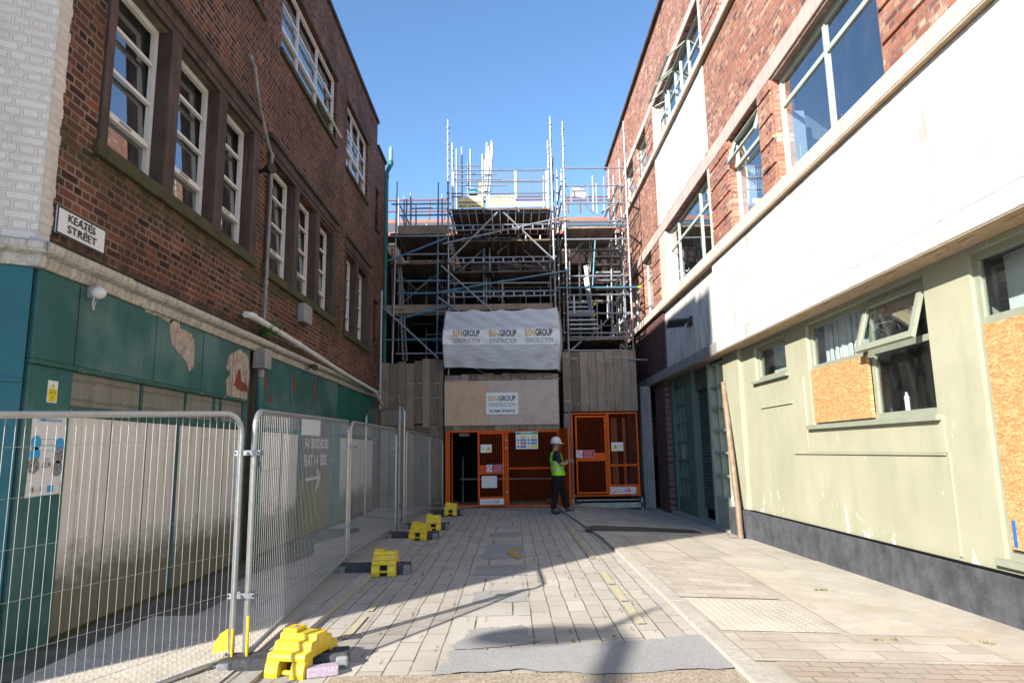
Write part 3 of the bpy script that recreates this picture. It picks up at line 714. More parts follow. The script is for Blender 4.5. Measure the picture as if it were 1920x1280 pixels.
mb.box(XL,SF,11.44,11.56,.0,2.1); mb.box(XL,SF,13.55,14.2,.0,2.118)
mb.box(XL,SF-.01,14.2,17.65,1.8,1.86)
mb.build('shop_frame','green_paint',LB,bevel=.004)
mb=MB(); mb.box(XL,SF+.012,5.505,9.16,2.13,2.172); mb.box(XL,SF+.01,C0,5.50,2.135,2.172); mb.box(XL,SF-.012,5.5,9.02,1.77,1.85)
for y in (6.55,7.45,8.35): mb.box(XL,SF-.012,y-.02,y+.02,1.852,2.128)
mb.box(XL,SF+.01,9.62,13.9,2.085,2.118)
mb.build('shop_rail','green_chipped',LB,bevel=.004)
mb=MB(); mb.box(XL,SF+.004,13.904,17.68,2.12,2.855); mb.build('fascia','green_paint_wet',LB)
mb=MB(); A0=a+UP*-.3
mb.obox(a+UP*-.3+CN*.0,CD*1.75,CN*.045,UP*(2.0+.3)); mb.obox(a+UP*2.02,CD*1.75,CN*.045,UP*.84); mb.obox(a+UP*1.99+CN*.03,CD*1.75,CN*.03,UP*.03)
mb.build('shop_panel','blue_paint',LB,fixn=True)
mb=MB()
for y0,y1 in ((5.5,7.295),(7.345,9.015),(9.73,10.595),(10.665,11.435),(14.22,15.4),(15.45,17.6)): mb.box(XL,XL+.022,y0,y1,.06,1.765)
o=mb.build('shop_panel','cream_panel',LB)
mb=MB(); mb.box(XL,XL+.015,5.5,9.02,1.855,2.127); mb.box(XL,XL+.015,9.73,11.43,1.845,2.11); mb.box(XL,XL+.015,14.22,17.6,1.865,2.115)
mb.build('transom_window','frosted',LB)
mb=MB(); mb.box(XL,XL+.02,11.565,13.545,1.03,1.76); mb.build('shop_board','brown_board',LB)
mb=MB(); mb.box(XL,XL+.018,11.565,13.545,.05,1.026); mb.build('shop_board','mossy_board',LB)
mb=MB(); mb.box(XL,XL+.016,11.565,12.8,1.765,2.11); mb.build('shop_board','blind_white',LB)
mb=MB(); mb.box(XL-.02,XL+.05,5.49,17.7,-.3,.075); mb.build('stall_riser','stone_moss',LB)
mb=MB()
for y in (5.472,6.7,7.75,8.6,10.9,12.4,14.9,16.3): mb.box(SF+.004,SF+.006,y-.003,y+.003,2.18,2.85)
for y in (6.1,6.7,7.9,8.5,10.15,14.8,16.2,16.9): mb.box(XL+.022,XL+.0235,y-.006,y+.006,.08,1.76)
mb.build('panel_joint','soil',LB)
# peeled-away paint on the fascia
def ragged(c,ry,rz,n=26,rough_=.22):
    pts=[]
    for i in range(n):
        t=2*math.pi*i/n; r=1+random.uniform(-rough_,rough_); pts.append((c[0]+ry*r*math.cos(t),c[1]+rz*r*math.sin(t)))
    return pts
pk=[(318,600),(335,598),(337,615),(360,625),(365,650),(362,690),(354,696),(350,680),(335,662),(322,645),(318,625)]
pk2=[(430,665),(450,655),(465,668),(467,700),(462,748),(425,742),(424,712),(432,700),(424,690)]
def dens(pts):
    out=[]
    for i in range(len(pts)):
        p,q=Vector(pts[i]),Vector(pts[(i+1)%len(pts)]); n=max(2,int((q-p).length/.03))
        for k in range(n):
            r=p.lerp(q,k/n); 
            if k: r+=Vector((random.uniform(-.009,.009),random.uniform(-.009,.009)))
            out.append(tuple(r))
    return out
for P in (pk,pk2):
    q=dens([Lp(x,y,SF) for x,y in P]); cy=sum(a_[0] for a_ in q)/len(q); cz=sum(a_[1] for a_ in q)/len(q)
    lpoly('peeled_edge',[(cy+(a_[0]-cy)*1.07+random.uniform(-.01,.01),cz+(a_[1]-cz)*1.05+random.uniform(-.012,.012)) for a_ in q],SF-.004,'sage_dark',LB,.0055)
    lpoly('peeled_patch',q,SF-.004,'peel_plaster',LB,.007)
lpoly('peeled_patch',dens([Lp(x,y,SF) for x,y in [(268,575),(300,583),(330,600),(318,606),(296,592),(285,590),(272,583)]]),SF-.003,'peel_plaster',LB,.006)
lpoly('peeled_patch',dens([Lp(x,y,SF) for x,y in [(444,700),(450,690),(452,715),(463,722),(464,735),(450,733),(438,722)]]),SF-.002,'peel_red',LB,.007)
for (x,y,w_,h_) in [(497,720,.05,.13),(552,720,.06,.16),(589,732,.07,.22),(507,747,.08,.06)]:
    c=Lp(x,y,SF); lpoly('peeled_patch',ragged(c,w_,h_),SF-.002,'peel_red',LB,.006)
# ---------------- things fixed to the left building
t=thing('street_sign',(XL,5.5,3.33),'white street name sign reading KEATES STREET on the dark brick corner','sign')
tl,tr_,br,bl=[atX(x,y,XL+.02) for x,y in ((108,384),(199,432),(196,478),(106,436))]
y0=(tl[1]+bl[1])/2; y1=(tr_[1]+br[1])/2; z0=(bl[2]+br[2])/2; z1=(tl[2]+tr_[2])/2
loc=Vector((XL,y0,z0)); t.location=loc; W_,H_=y1-y0,z1-z0
mb=MB(); mb.box(.006,.02,0,W_,0,H_); p=mb.build('plate','sign_white',t,bevel=.003)
mb=MB()
for q in ((0,W_,0,.012),(0,W_,H_-.012,H_),(0,.012,.012,H_-.012),(W_-.012,W_,.012,H_-.012)): mb.box(.018,.023,*q)
mb.build('border','ink_black',t)
lettering([('KEATES',W_*.48,H_*.70,H_*.29,-W_*.56,.02,'ink_black'),('STREET',W_*.5,H_*.30,H_*.29,-W_*.60,.02,'ink_black')],t,(.024,0,0),(0,1,0),(0,0,1),(.002,0,0))
mb=MB()
for _ in range(14): 
    c=(W_*random.uniform(.45,.75),H_*random.uniform(.3,.9)); mb.prism(ragged(c,.008,.012,8),(.0225,0,0),(0,1,0),(0,0,1),(1,0,0),.001)
mb.build('paint_splash','leaf_dry',t)
# yellow camera warning sticker
def place(pxs,X): 
    P=[atX(x,y,X) for x,y in pxs]; ys_=[p[1] for p in P]; zs=[p[2] for p in P]; return (min(ys_),max(ys_),min(zs),max(zs))
y0,y1,z0,z1=5.20,5.315,1.86,2.03
t=thing('warning_sticker',(SF-.01,y0,z0),'small yellow and white camera warning sticker on the green corner pier','sticker')
mb=MB(); mb.box(0,.003,0,y1-y0,0,z1-z0); mb.build('sheet','sign_white',t)
W_,H_=y1-y0,z1-z0
mb=MB(); mb.box(.003,.0045,.008,W_-.008,.008,H_*.62); mb.prism([(W_*.25,H_*.66),(W_*.75,H_*.66),(W_*.5,H_*.93)],(.003,0,0),(0,1,0),(0,0,1),(1,0,0),.0015); mb.build('yellow_field','sign_yellow',t)
lettering([('CCTV IN',W_*.5,H_*.53,.014,.9,0,'ink_black'),('OPERATION',W_*.5,H_*.43,.014,.8,0,'ink_black'),('24 HOUR',W_*.5,H_*.30,.008,.9,0,'ink_black'),('RECORDING',W_*.5,H_*.2,.008,.9,0,'ink_black'),('IN PROGRESS',W_*.5,H_*.11,.008,.9,0,'ink_black'),('!',W_*.5,H_*.74,.02,1,0.05,'ink_black')],t,(.0046,0,0),(0,1,0),(0,0,1),(.001,0,0))
# poster
y0,y1,z0,z1=5.06,5.47,1.15,1.76
t=thing('poster',(SF-.009,y0,z0),'torn white and blue poster with a round price badge on the green corner pier','poster')
W_,H_=y1-y0-.02,z1-z0
mb=MB(); mb.prism([(0,0),(W_*.98,.015),(W_*.97,H_*.12),(W_,H_*.2),(W_*.985,H_*.6),(W_*1.0,H_),(W_*.3,H_*.99),(W_*.01,H_),(.01,H_*.45)],ORG,(0,1,0),(0,0,1),(1,0,0),.003); mb.build('sheet','paper',t)
def disc(mb,c,r,X,n=20,th=.001): mb.prism([(c[0]+r*math.cos(2*math.pi*i/n),c[1]+r*math.sin(2*math.pi*i/n)) for i in range(n)],(X,0,0),(0,1,0),(0,0,1),(1,0,0),th)
mb=MB(); 
for c in ((.17,.66),(.17,.52),(.86,.64)): disc(mb,(c[0]*W_,c[1]*H_),.055,.003)
for z in (.70,.63,.56): mb.box(.003,.004,W_*.28,W_*.72,H_*z,H_*z+.004)
mb.box(.003,.004,W_*.60,W_*.78,H_*.05,H_*.13)
mb.build('blue_print','ink_sky',t)
mb=MB()
for c in ((.15,.38),(.86,.50),(.84,.34)): disc(mb,(c[0]*W_,c[1]*H_),.06,.0042)
mb.build('photo_print','ink_photo',t)
mb=MB(); disc(mb,(W_*.5,H_*.40),.078,.0055); mb.build('price_badge','paper',t)
lettering([('COMMERCIAL DISCOUNTS',W_*.52,H_*.94,.022,.72,.03,'ink_sky'),('£12.99',W_*.5,H_*.38,.036,.72,.03,'ink_black'),('CARVERY',W_*.5,H_*.46,.013,1,0,'ink_black'),('MONDAY',W_*.5,H_*.425,.012,1,0,'ink_black'),('15',W_*.16,H_*.09,.036,.9,.03,'ink_black'),('-',W_*.29,H_*.09,.036,1,.03,'ink_black'),('1',W_*.39,H_*.09,.036,.9,.03,'ink_black')],t,(.0068,0,0),(0,1,0),(0,0,1),(.001,0,0))
# painted notice on the brown board
t=thing('painted_notice',(XL+.021,11.6,1.0),'white hand painted notice with an arrow on the brown shop board','notice')
lettering([('9-11 BRICKHOUSE',.98,.62,.17,.78,.05,'chalk'),('FLAT 1-4  SIDE',.93,.32,.19,.86,.05,'chalk')],t,ORG,(0,1,0),(0,0,1),(.002,0,0))
mb=MB(); mb.prism([(.35,-.02),(.35,.03),(1.12,.045),(1.0,.17),(1.06,.17),(1.26,.01),(1.0,-.22),(.95,-.21),(1.12,-.01)],(.001,0,0),(0,1,0),(0,0,1),(1,0,0),.003); mb.build('arrow','chalk',t)
# round white lamp with bracket
p=Lp(178,549,SF+.1); t=thing('bulkhead_lamp',(SF,p[0],p[1]),'white dome lamp on a small bracket under the cream cornice','lamp')
mb=MB(); 
for i in range(10):
    a1=math.pi*i/9; a2=math.pi*(i+1)/9
    if i<9: mb.tube((.13,-.0,.052*math.cos(a1)),(.13,0,.052*math.cos(a2)),max(.001,.060*math.sin(a1)),16,max(.001,.060*math.sin(a2)),cap=False)
mb.build('dome','white_paint',t,smooth=True)
mb=MB(); mb.box(0,.08,.06,.14,-.02,.08); mb.tube((.05,.1,.03),(.13,.03,.03),.015); mb.build('bracket','grey_pipe',t)
mb=MB(); mb.path([(.12,-.04,-.05),(.12,-.05,-.12),(.12,-.03,-.15),(.1,.0,-.12),(.1,.02,-.07)],.006); mb.build('hook','grey_pipe',t)
# rain water pipes
t=thing('drainpipe',(XL,0,0),'thin pale grey rain pipe running crooked down the dark brick between the window groups','pipe')
pts=[atX(x,y,XL+.07) for x,y in ((470,108),(478,128),(487,200),(503,270),(510,292),(508,350),(503,450),(499,530),(495,600))]
mb=MB(); mb.path([p-np.array([XL,0,0]) for p in pts],.024,10)
for i in (0,1,4,5,6,7): q=pts[i]-np.array([XL,0,0]); d=Vector(pts[min(i+1,8)]-pts[i]).normalized(); mb.tube(Vector(q)-d*.04,Vector(q)+d*.04,.031,10)
mb.build('pipe','old_pipe',t,smooth=False)
t=thing('waste_pipe',(XL,0,0),'long sloping white plastic waste pipe just above the cornice','pipe')
pts=[atX(x,y,XL+.2)-np.array([XL,0,0]) for x,y in ((461,589),(475,593),(560,645),(640,697),(702,733))]+[atX(716,758,XL+.2)-np.array([XL,0,0])]
mb=MB(); mb.path(pts,.042,12)
for k in (1,2,3): mb.tube(Vector(pts[k])-(Vector(pts[k+1])-Vector(pts[k])).normalized()*.05,Vector(pts[k])+(Vector(pts[k+1])-Vector(pts[k])).normalized()*.05,.050,12)
mb.build('pipe','white_paint',t)
t=thing('downpipe',(XL,9.4,0),'green painted downpipe with a square grey hopper between the two shopfronts','pipe')
mb=MB(); mb.tube((.11,0,0),(.11,0,2.5),.055,12); mb.tube((.11,0,1.2),(.11,0,1.28),.065,12); mb.build('pipe','green_paint',t)
mb=MB(); mb.box(.03,.21,-.11,.13,2.62,2.9); mb.tube((.11,0,2.5),(.11,0,2.62),.05,12); mb.build('hopper','concrete_grey',t,bevel=.01)
# green pipe at the far end
t=thing('soil_pipe',(XL+.02,19.0,0),'tall dark teal soil pipe at the far corner of the left building','pipe')
mb=MB(); mb.path([(0,0,-.2),(0,0,9.55),(.02,0,9.65),(.10,0,9.82),(.12,0,9.92),(.12,0,10.0)],.062,12)
for z in (2,3.9,5.8,7.7,9.45): mb.tube((0,0,z),(0,0,z+.12),.075,12)
mb.tube((.12,0,9.86),(.12,0,9.98),.08,12); mb.build('pipe','teal_pipe',t)
mb=MB(); mb.tube((.12,0,9.98),(.12,0,10.38),.06,12); mb.tube((.12,0,10.38),(.12,0,10.44),.06,12,.03); mb.build('vent_cap','pale_teal',t)
# thin grey pipe near the far end
t=thing('conduit',(XL+.04,18.4,0),'thin grey conduit down the far end of the left wall','pipe')
mb=MB(); mb.tube((0,0,2.6),(0,0,5.9),.03,8); mb.build('pipe','grey_pipe',t)
# junction box / alarm box
p=Lp(577,592,XL+.1); t=thing('alarm_box',(XL,p[0],p[1]),'weathered white box with a red edge under the second window group','alarm box')
mb=MB(); mb.box(0,.12,-.24,.2,-.14,.18); mb.build('casing','concrete_grey',t,bevel=.01); mb=MB(); mb.box(.02,.12,.2,.215,-.12,.1); mb.build('red_label','ink_red',t)
p=Lp(492,317,XL+.1); t=thing('flood_lamp',(XL,p[0],p[1]),'small black spotlight poking out of the brick beside the grey rain pipe','lamp')
mb=MB(); mb.tube((0,.1,0),(.16,.02,0),.03,10); mb.tube((.16,.02,0),(.26,-.04,-.01),.06,12,.075); mb.build('body','black_plastic',t)
p=Lp(583,682,XL+.1); t=thing('bracket_camera',(XL,p[0],p[1]),'black bracket camera below the white waste pipe','camera')
mb=MB(); mb.box(0,.03,-.1,.1,-.1,.1); mb.tube((.02,.3,.02),(.2,-.15,-.07),.035,10); mb.tube((.2,-.15,-.07),(.25,-.25,-.1),.055,10); mb.build('body','black_plastic',t)
# plant
p=Lp(503,612,XL+.1); t=thing('wall_plant',(XL,p[0],p[1]-.12),'leafy green weed growing out of the wall behind the waste pipe','plant')
mb=MB(); st=MB()
for s_ in range(16):
    a1=random.uniform(-1.2,1.2); L_=random.uniform(.15,.42); tip=Vector((random.uniform(.05,.3),math.sin(a1)*L_,math.cos(a1)*L_*.9-.1)); st.tube((.02,0,0),tip,.004,4)
    for k in range(16):
        q=tip*random.uniform(.25,1)+Vector((random.uniform(-.03,.05),random.uniform(-.05,.05),random.uniform(-.06,.04))); u=Vector((random.uniform(-1,1),random.uniform(-1,1),random.uniform(-1,1))).normalized()*random.uniform(.02,.04); v=u.orthogonal().normalized()*.012
        mb.add([q-u,q+v,q+u,q-v],[(0,1,2,3)])
mb.build('foliage','leaf',t,fixn=False); st.build('stem','leaf_dry',t)
# unseen block added at the left, whose corner throws the long shadow edge
shadow_block=thing('brick_building',(0,0,0),'tall brick block added out of view on the left to cast the long shadow edge','building')
mb=MB(); mb.box(-15,-7,-.2,4.0,-.3,13.25); mb.build('wall','brick_dark',shadow_block)
# unseen lamp shape added behind the camera to drop a shadow on the paving
k_=6.0/math.tan(EL); ox,oy=-math.sin(AZ)*k_,-math.cos(AZ)*k_
def up(x,y): return Vector((x+ox,y+oy,6.0))
b0=up(.50,4.1)
t=thing('shadow_lamp',(b0.x,b0.y,0),'lamp shape added unseen behind the viewer to cast a blurred shadow','street lamp')
mb=MB(); L0=Vector((b0.x,b0.y,0)); mb.tube((0,0,0),b0-L0,.09,12,.06)
mb.path([b0-L0,up(.62,4.7)-L0,up(.80,5.35)-L0,up(.72,5.75)-L0],.085,10); mb.tube(up(1.35,6.55)-L0,up(.7,5.75)-L0,.02,8,.06); mb.build('pole','galv_dull',t)
mb=MB(); c=up(.22,5.62)-L0
for i in range(12):
    a1=math.pi*i/12; a2=math.pi*(i+1)/12; mb.tube(c+Vector((-.52*math.cos(a1),.10*math.cos(a1)*0,0)),c+Vector((-.52*math.cos(a2),0,0)),max(.002,.17*math.sin(a1)),14,max(.002,.17*math.sin(a2)),cap=False)
mb.build('lantern','galv_dull',t)
# cable across the street
# ============================================================ RIGHT BUILDING
RB=thing('rendered_building',(0,0,0),'brick and white rendered building with pale green ground floor along the right side','building')
ZT=12.32
A1=(6.45,9.21,5.12,6.74); B1=(9.80,11.22,5.12,6.78); C1=(12.48,16.80,5.12,6.78); DD1=(17.84,19.10,5.12,6.78); EE1=(19.75,21.0,5.12,6.78); Z1=(3.2,4.7,5.12,6.78)
B2=(9.80,11.20,9.12,10.4); C2=(12.42,16.84,9.12,10.40); DD2=(17.85,19.3,9.12,10.4); EE2=(19.9,21.4,9.12,10.4); A2=(6.45,9.21,9.12,10.4)
holes=[A1,B1,C1,DD1,EE1,Z1,A2,B2,C2,DD2,EE2]
mb=MB(); wall_mesh(mb,XR,-3,25.3,4.90,ZT,holes,1)
mb.quad((XR,25.3,-1),(XR+5,25.3,-1),(XR+5,25.3,ZT),(XR,25.3,ZT)); mb.quad((XR,-3,-1),(XR+5,-3,-1),(XR+5,-3,ZT),(XR,-3,ZT))
mb.build('wall','brick_red',RB)
mb=MB(); mb.box(XR-.012,XR+.3,16.86,20.9,3.40,4.86); mb.box(XG-.02,XG+.3,19.15,21,-.6,1.15); mb.box(XR+.08,XG+.3,17.55,18.75,-.6,3.178); mb.build('wall','brick_red_shaded',RB)
# rendered band, two depths
mb=MB(); mb.box(XR-.035,XR+.3,-3,12.52,3.40,4.88); mb.build('rendered_band','render_white',RB,bevel=.01)
mb=MB(); mb.box(XR+.03,XR+.3,12.525,16.84,3.40,4.88); mb.box(XR-.010,XR+.02,12.56,16.67,7.10,8.94); mb.build('rendered_band','render_white',RB)
mb=MB()
for (y0,y1) in ((12.38,12.55),(16.68,16.86)): mb.box(XR-.018,XR+.25,y0,y1,7.10,8.94)
for (y0,y1) in ((12.36,12.50),(16.20,16.84)): mb.box(XR-.016,XR+.28,y0,y1,5.13,6.77)
for (y0,y1) in ((12.30,12.44),(16.78,16.90)): mb.box(XR-.016,XR+.28,y0,y1,9.125,10.41)
mb.build('rendered_jamb','render_pink',RB)
# lintel bands, sills
mb=MB(); mb.box(XR-.03,XR+.3,-3,21.3,6.785,7.06); mb.box(XR-.03,XR+.3,-3,21.5,10.41,10.62); mb.build('lintel_band','lintel_pink',RB,bevel=.008)
mb=MB(); mb.box(XR-.10,XR+.28,-3,12.54,4.905,5.11); mb.box(XR-.10,XR+.28,12.55,16.88,4.905,5.11); mb.box(XR-.08,XR+.28,16.89,21.2,4.91,5.10)
mb.box(XR-.09,XR+.28,-3,21.5,8.96,9.11)
mb.build('sill_band','sill_stone',RB,bevel=.012)
mb=MB(); mb.box(XR-.095,XR+.1,-3,21.2,4.885,4.903); mb.box(XR-.085,XR+.1,-3,21.5,8.945,8.958); mb.build('sill_underside','soffit',RB)
mb=MB(); mb.box(XR-.05,XG+.3,-3,20.7,3.182,3.40); mb.build('ledge','concrete_grey',RB,bevel=.012)
mb=MB(); mb.box(XR-.052,XR+.2,-3,12.5,3.19,3.39); mb.build('ledge_paint','render_white',RB,bevel=.01)
mb=MB(); mb.box(XR-.045,XG-.003,-3,20.6,3.174,3.181)
mb.build('soffit','soffit',RB)
mb=MB()
for _ in range(16):
    y=random.uniform(4.5,11.5); mb.prism([(0,0),(random.uniform(.1,.35),random.uniform(0,.03)),(random.uniform(.1,.3),random.uniform(.05,.12))],(XR-.03+random.uniform(0,.12),y,3.168),(0,1,0),(1,0,random.uniform(-.4,0)),(0,0,1),.004)
mb.build('flaking_paint','soffit',RB)
# rusticated brick piers
mb=MB()
for (y0,y1) in ((4.75,6.40),(9.26,9.76),(11.27,12.33),(16.92,17.80),(19.15,19.7)):
    z=5.125; mb=MB()
    while z<6.75:
        z1=min(z+.335,6.78); mb.box(XR-.028,XR+.02,y0,y1,z,z1); z+=.375
    mb.build('brick_pier','brick_red',RB,bevel=.004)
for (y0,y1) in ((9.0,9.76),(11.25,12.26),(16.95,17.80)):
    z=9.12; mb=MB()
    while z<10.35:
        z1=min(z+.30,10.4); mb.box(XR-.028,XR+.02,y0,y1,z,z1); z+=.34
    mb.build('brick_pier','brick_red',RB,bevel=.004)
mb=MB(); mb.box(XR-.09,XR+.35,-3,25.34,ZT,ZT+.10); mb.build('coping','stone_dark',RB)
# windows
def W(h,yb,zb,fr='sage_frame',X=XR,set_=.10,g_='glass_right',**k): return window(RB,X,1,*h,yb,zb,fr=fr,set_=set_,fw=.07,bw=.065,glass=g_,**k)
W(A1,[7.80],[6.30]); W(B1,[],[6.28]); W((12.52,16.18,5.12,6.77),[13.5,15.35],[6.25]); W(DD1,[],[6.25]); W(EE1,[],[6.25]); W(Z1,[3.9],[6.3])
W(A2,[7.8],[9.9]); W(B2,[],[9.9]); W(DD2,[],[9.95]); W(EE2,[],[9.95])
c2=W((12.46,16.78,9.12,10.40),[13.7,14.9,15.9],[9.85])
mb=MB()
for (y0,y1) in ((13.75,14.85),(14.95,15.85)):   # opened lights leaning out
    o_=Vector((XR+.08,y0,10.36)); ey=Vector((0,y1-y0,0)); ez=Vector((-.42,0,-.36)); n_=ey.cross(ez).normalized()*-.03
    mb.obox(o_,ey,n_,ez*.12); mb.obox(o_+ez*.88,ey,n_,ez*.12); mb.obox(o_+ez*.12,ey*.06,n_,ez*.76); mb.obox(o_+ez*.12+ey*.94,ey*.06,n_,ez*.76)
mb.build('open_sash','olive_frame',c2)
mb=MB()
for y in (13.7,14.9,15.9,16.4): mb.tube((XR-.06,y,9.12),(XR-.06,y,9.8),.035,10)
mb.path([(XR-.02,15.2,9.72),(XR-.3,15.25,9.6),(XR-.34,15.6,9.45),(XR-.25,16.0,9.5),(XR-.05,16.3,9.7)],.012)
mb.build('window_post','sage_frame',c2)
mb=MB()
o_=Vector((XR+.07,9.84,6.74)); ey=Vector((0,1.34,0)); ez=Vector((-.14,0,-.42)); n_=ey.cross(ez).normalized()*-.04
mb.obox(o_,ey,n_,ez*.1); mb.obox(o_+ez*.9,ey,n_,ez*.12); mb.obox(o_+ez*.1,ey*.05,n_,ez*.8); mb.obox(o_+ez*.1+ey*.95,ey*.05,n_,ez*.8); mb.build('open_sash','sage_frame',RB)
# rooms behind the upper windows
mb=MB()
mb.quad((XR+2.2,-3,3),(XR+2.2,25,3),(XR+2.2,25,12),(XR+2.2,-3,12))
for z in (4.5,8.3): mb.box(XR+.31,XR+2.2,-3,25,z,z+.12)
mb.box(XR+.31,XR+2.2,-3,25,7.2,7.3); mb.box(XR+.31,XR+2.2,-3,25,10.9,11.0); mb.box(XR+.3,XR+2.2,-3,25,3.45,3.6)
for y in (5.4,9.5,11.8,17.3,19.4): mb.box(XR+.31,XR+2.2,y-.08,y+.08,4.62,7.2); mb.box(XR+.31,XR+2.2,y-.08,y+.08,8.4,10.9)
mb.build('interior','interior_light',RB)
mb=MB(); mb.box(XR+.02,XR+5,-3,25.3,12.0,12.2); mb.build('roof_deck','interior',RB)
for h in (A1,B1,(12.52,16.18,5.12,6.77),DD1,EE1,B2,DD2,EE2,(13.0,14.9,9.12,10.4)):
    mb=MB(); mb.box(XR+.16,XR+.42,h[1]-.035,h[1]-.002,h[2]+.01,h[3]-.01 if h[2]>6 else h[3]-.5); mb.build('reveal_lining','blind_white',RB)
mb=MB()
for (y0,y1,z0,z1,x) in ((8.55,8.7,5.2,5.3,.28),(9.9,10.3,5.2,6.2,.5),(10.75,11.1,5.2,6.2,.5),(18.0,18.9,5.2,6.6,.3),(19.9,20.8,5.2,6.6,.3),(13.55,13.85,5.2,6.2,.45),(12.6,12.9,5.2,6.2,.45),(18.1,19.1,9.2,10.1,.3)): mb.box(XR+x,XR+x+.04,y0,y1,z0,z1)
mb.build('window_blind','blind_white',RB)
# ---------------- ground floor
gw1=(10.12,11.42,2.52,3.10); gw2=(6.62,9.38,1.72,3.11); gw3=(4.3,5.94,.47,3.12)
mb=MB(); wall_mesh(mb,XG,-3,12.97,.30,3.176,[gw1,gw2,gw3],1,depth=.14)
mb.box(XG-.07,XG-.001,12.08,12.96,.36,3.173)
mb.build('ground_floor_wall','render_green',RB)
mb=MB(); mb.box(XG-.022,XG,6.55,10.05,1.325,1.345); mb.box(XG-.022,XG,10.0,11.25,2.06,2.08); mb.box(XG-.018,XG,6.49,6.52,.40,1.36); mb.box(XG-.018,XG,9.55,9.58,1.35,2.4)
for (y0,y1,z0,z1) in ((6.53,9.6,1.347,1.70),): mb.box(XG-.016,XG,y0,y1,z0,z1)
mb.build('wall_moulding','render_green',RB,bevel=.004)
mb=MB()
n=24
mb.box(XG-.055,XG+.1,-3,12.0,-.5,.345); mb.box(XG-.125,XG+.1,12.02,12.95,-.5,.345)
mb.build('plinth','render_black',RB,bevel=.01)
mb=MB(); mb.box(XG-.050,XG+.05,-3,11.98,.346,.362); mb.build('plinth_shadow_strip','dark_void',RB)  # dark strip standing in for the shadow gap along the plinth top
# ground-floor windows
w1=W(gw1,[],[],fr='olive_frame',X=XG,set_=.05,g_='glass_low'); 
mb=MB(); mb.box(XG-.06,XG+.02,10.05,11.5,2.48,2.52); mb.build('sill','olive_frame',RB)
w2=W((6.62,9.38,1.72,3.11),[7.80],[2.50],fr='olive_frame',X=XG,set_=.05,g_='glass_low')
mb=MB(); mb.box(XG-.07,XG+.05,6.55,9.45,1.66,1.716); mb.build('sill','olive_frame',RB)
mb=MB(); mb.box(XG+.005,XG+.045,7.84,9.33,1.745,2.47); mb.build('boarded_panel','osb',w2)
# opened top light
mb=MB(); o_=Vector((XG+.02,6.66,3.06)); ey=Vector((0,1.14,0)); ez=Vector((-.17,0,-.55)); n_=ey.cross(ez).normalized()*-.045
mb.obox(o_,ey,n_,ez*.1); mb.obox(o_+ez*.9,ey,n_,ez*.12); mb.obox(o_+ez*.1,ey*.06,n_,ez*.8); mb.obox(o_+ez*.1+ey*.94,ey*.06,n_,ez*.8)
sa=mb.build('open_sash','olive_frame',w2)
mb=MB(); q=o_+n_*.5+ez*.08; mb.quad(q,q+ey,q+ey+ez*.84,q+ez*.84); mb.build('pane','glass_low',sa,fixn=False)
w3=W((4.3,5.94,.47,3.12),[5.05],[2.50],fr='olive_frame',X=XG,set_=.04,g_='glass_low')
mb=MB(); mb.box(XG-.05,XG+.04,4.3,6.0,.41,.466); mb.build('sill','olive_frame',RB)
mb=MB(); mb.box(XG-.004,XG+.035,4.34,5.84,.56,2.455); mb.build('boarded_panel','osb',w3)
mb=MB(); mb.box(XG-.008,XG+.0,5.76,5.80,.58,.8); mb.build('blue_tape','ink_blue',w3)
mb=MB(); mb.quad((XG+1.6,-3,-.5),(XG+1.6,12.9,-.5),(XG+1.6,12.9,3.1),(XG+1.6,-3,3.1)); 
for y in (6.2,9.7,12.9): mb.box(XG+.15,XG+1.6,y-.05,y+.05,-.5,3.1)
mb.box(XG+.15,XG+1.6,-3,12.9,.2,.3); mb.box(XG+.15,XG+1.6,-3,12.9,3.11,3.17); mb.build('interior','interior_light',RB)
mb=MB(); 
for i in range(26): 
    y=8.0+i*.052; mb.box(XG+.26+.02*math.sin(i*1.9),XG+.28+.02*math.sin(i*1.9),y,y+.05,2.5,3.1)
mb.box(XG+.3,XG+.33,10.6,11.35,2.5,3.1)
mb.box(XG+.3,XG+.33,5.6,5.9,2.5,3.1)
mb.build('curtain','blind_white',RB)
# bottle on the sill
t=thing('water_bottle',(XG+.20,7.45,1.80),'clear plastic bottle with pale label on the inner sill behind the open window','bottle')
mb=MB(); mb.tube((0,0,0),(0,0,.13),.026,12); mb.tube((0,0,.13),(0,0,.18),.032,12,.012); mb.tube((0,0,.18),(0,0,.2),.013,10); mb.build('bottle_body','blind_white',t)
mb=MB(); mb.box(XG+.1,XG+.5,6.65,9.3,1.70,1.785); mb.build('inner_sill','interior_light',RB)
# ---------------- lattice screens, shutter, boarded window
def lattice(y0,y1,z0,z1,cols,rows,mat,X,fw=.06,dep=.12,nm='lattice_screen',backm=None):
    mb=MB(); mb.box(X+dep,X+dep+.03,y0,y1,z0,z1)
    e=[y0+(y1-y0)*i/cols for i in range(cols+1)]; f=[z0+(z1-z0)*i/rows for i in range(rows+1)]
    for i,y in enumerate(e): w_=fw if i in (0,cols) else .05; mb.box(X,X+dep,y-w_/2,y+w_/2,z0,z1)
    for z in f: mb.box(X+.004,X+dep,y0,y1,z-.025,z+.025)
    return mb.build(nm,mat,RB)
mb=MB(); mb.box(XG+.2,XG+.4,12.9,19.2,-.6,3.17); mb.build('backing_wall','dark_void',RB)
lattice(13.08,14.05,.45,3.1,2,6,'sage_light',XG-.02)
mb=MB(); mb.box(XG-.03,XG+.2,12.98,13.06,-.3,3.172); mb.box(XG-.03,XG+.2,14.07,14.2,-.3,3.172); mb.box(XG-.02,XG+.15,13.06,14.07,-.3,.42); mb.build('screen_frame','sage_light',RB,bevel=.006)
mb=MB(); z=.12
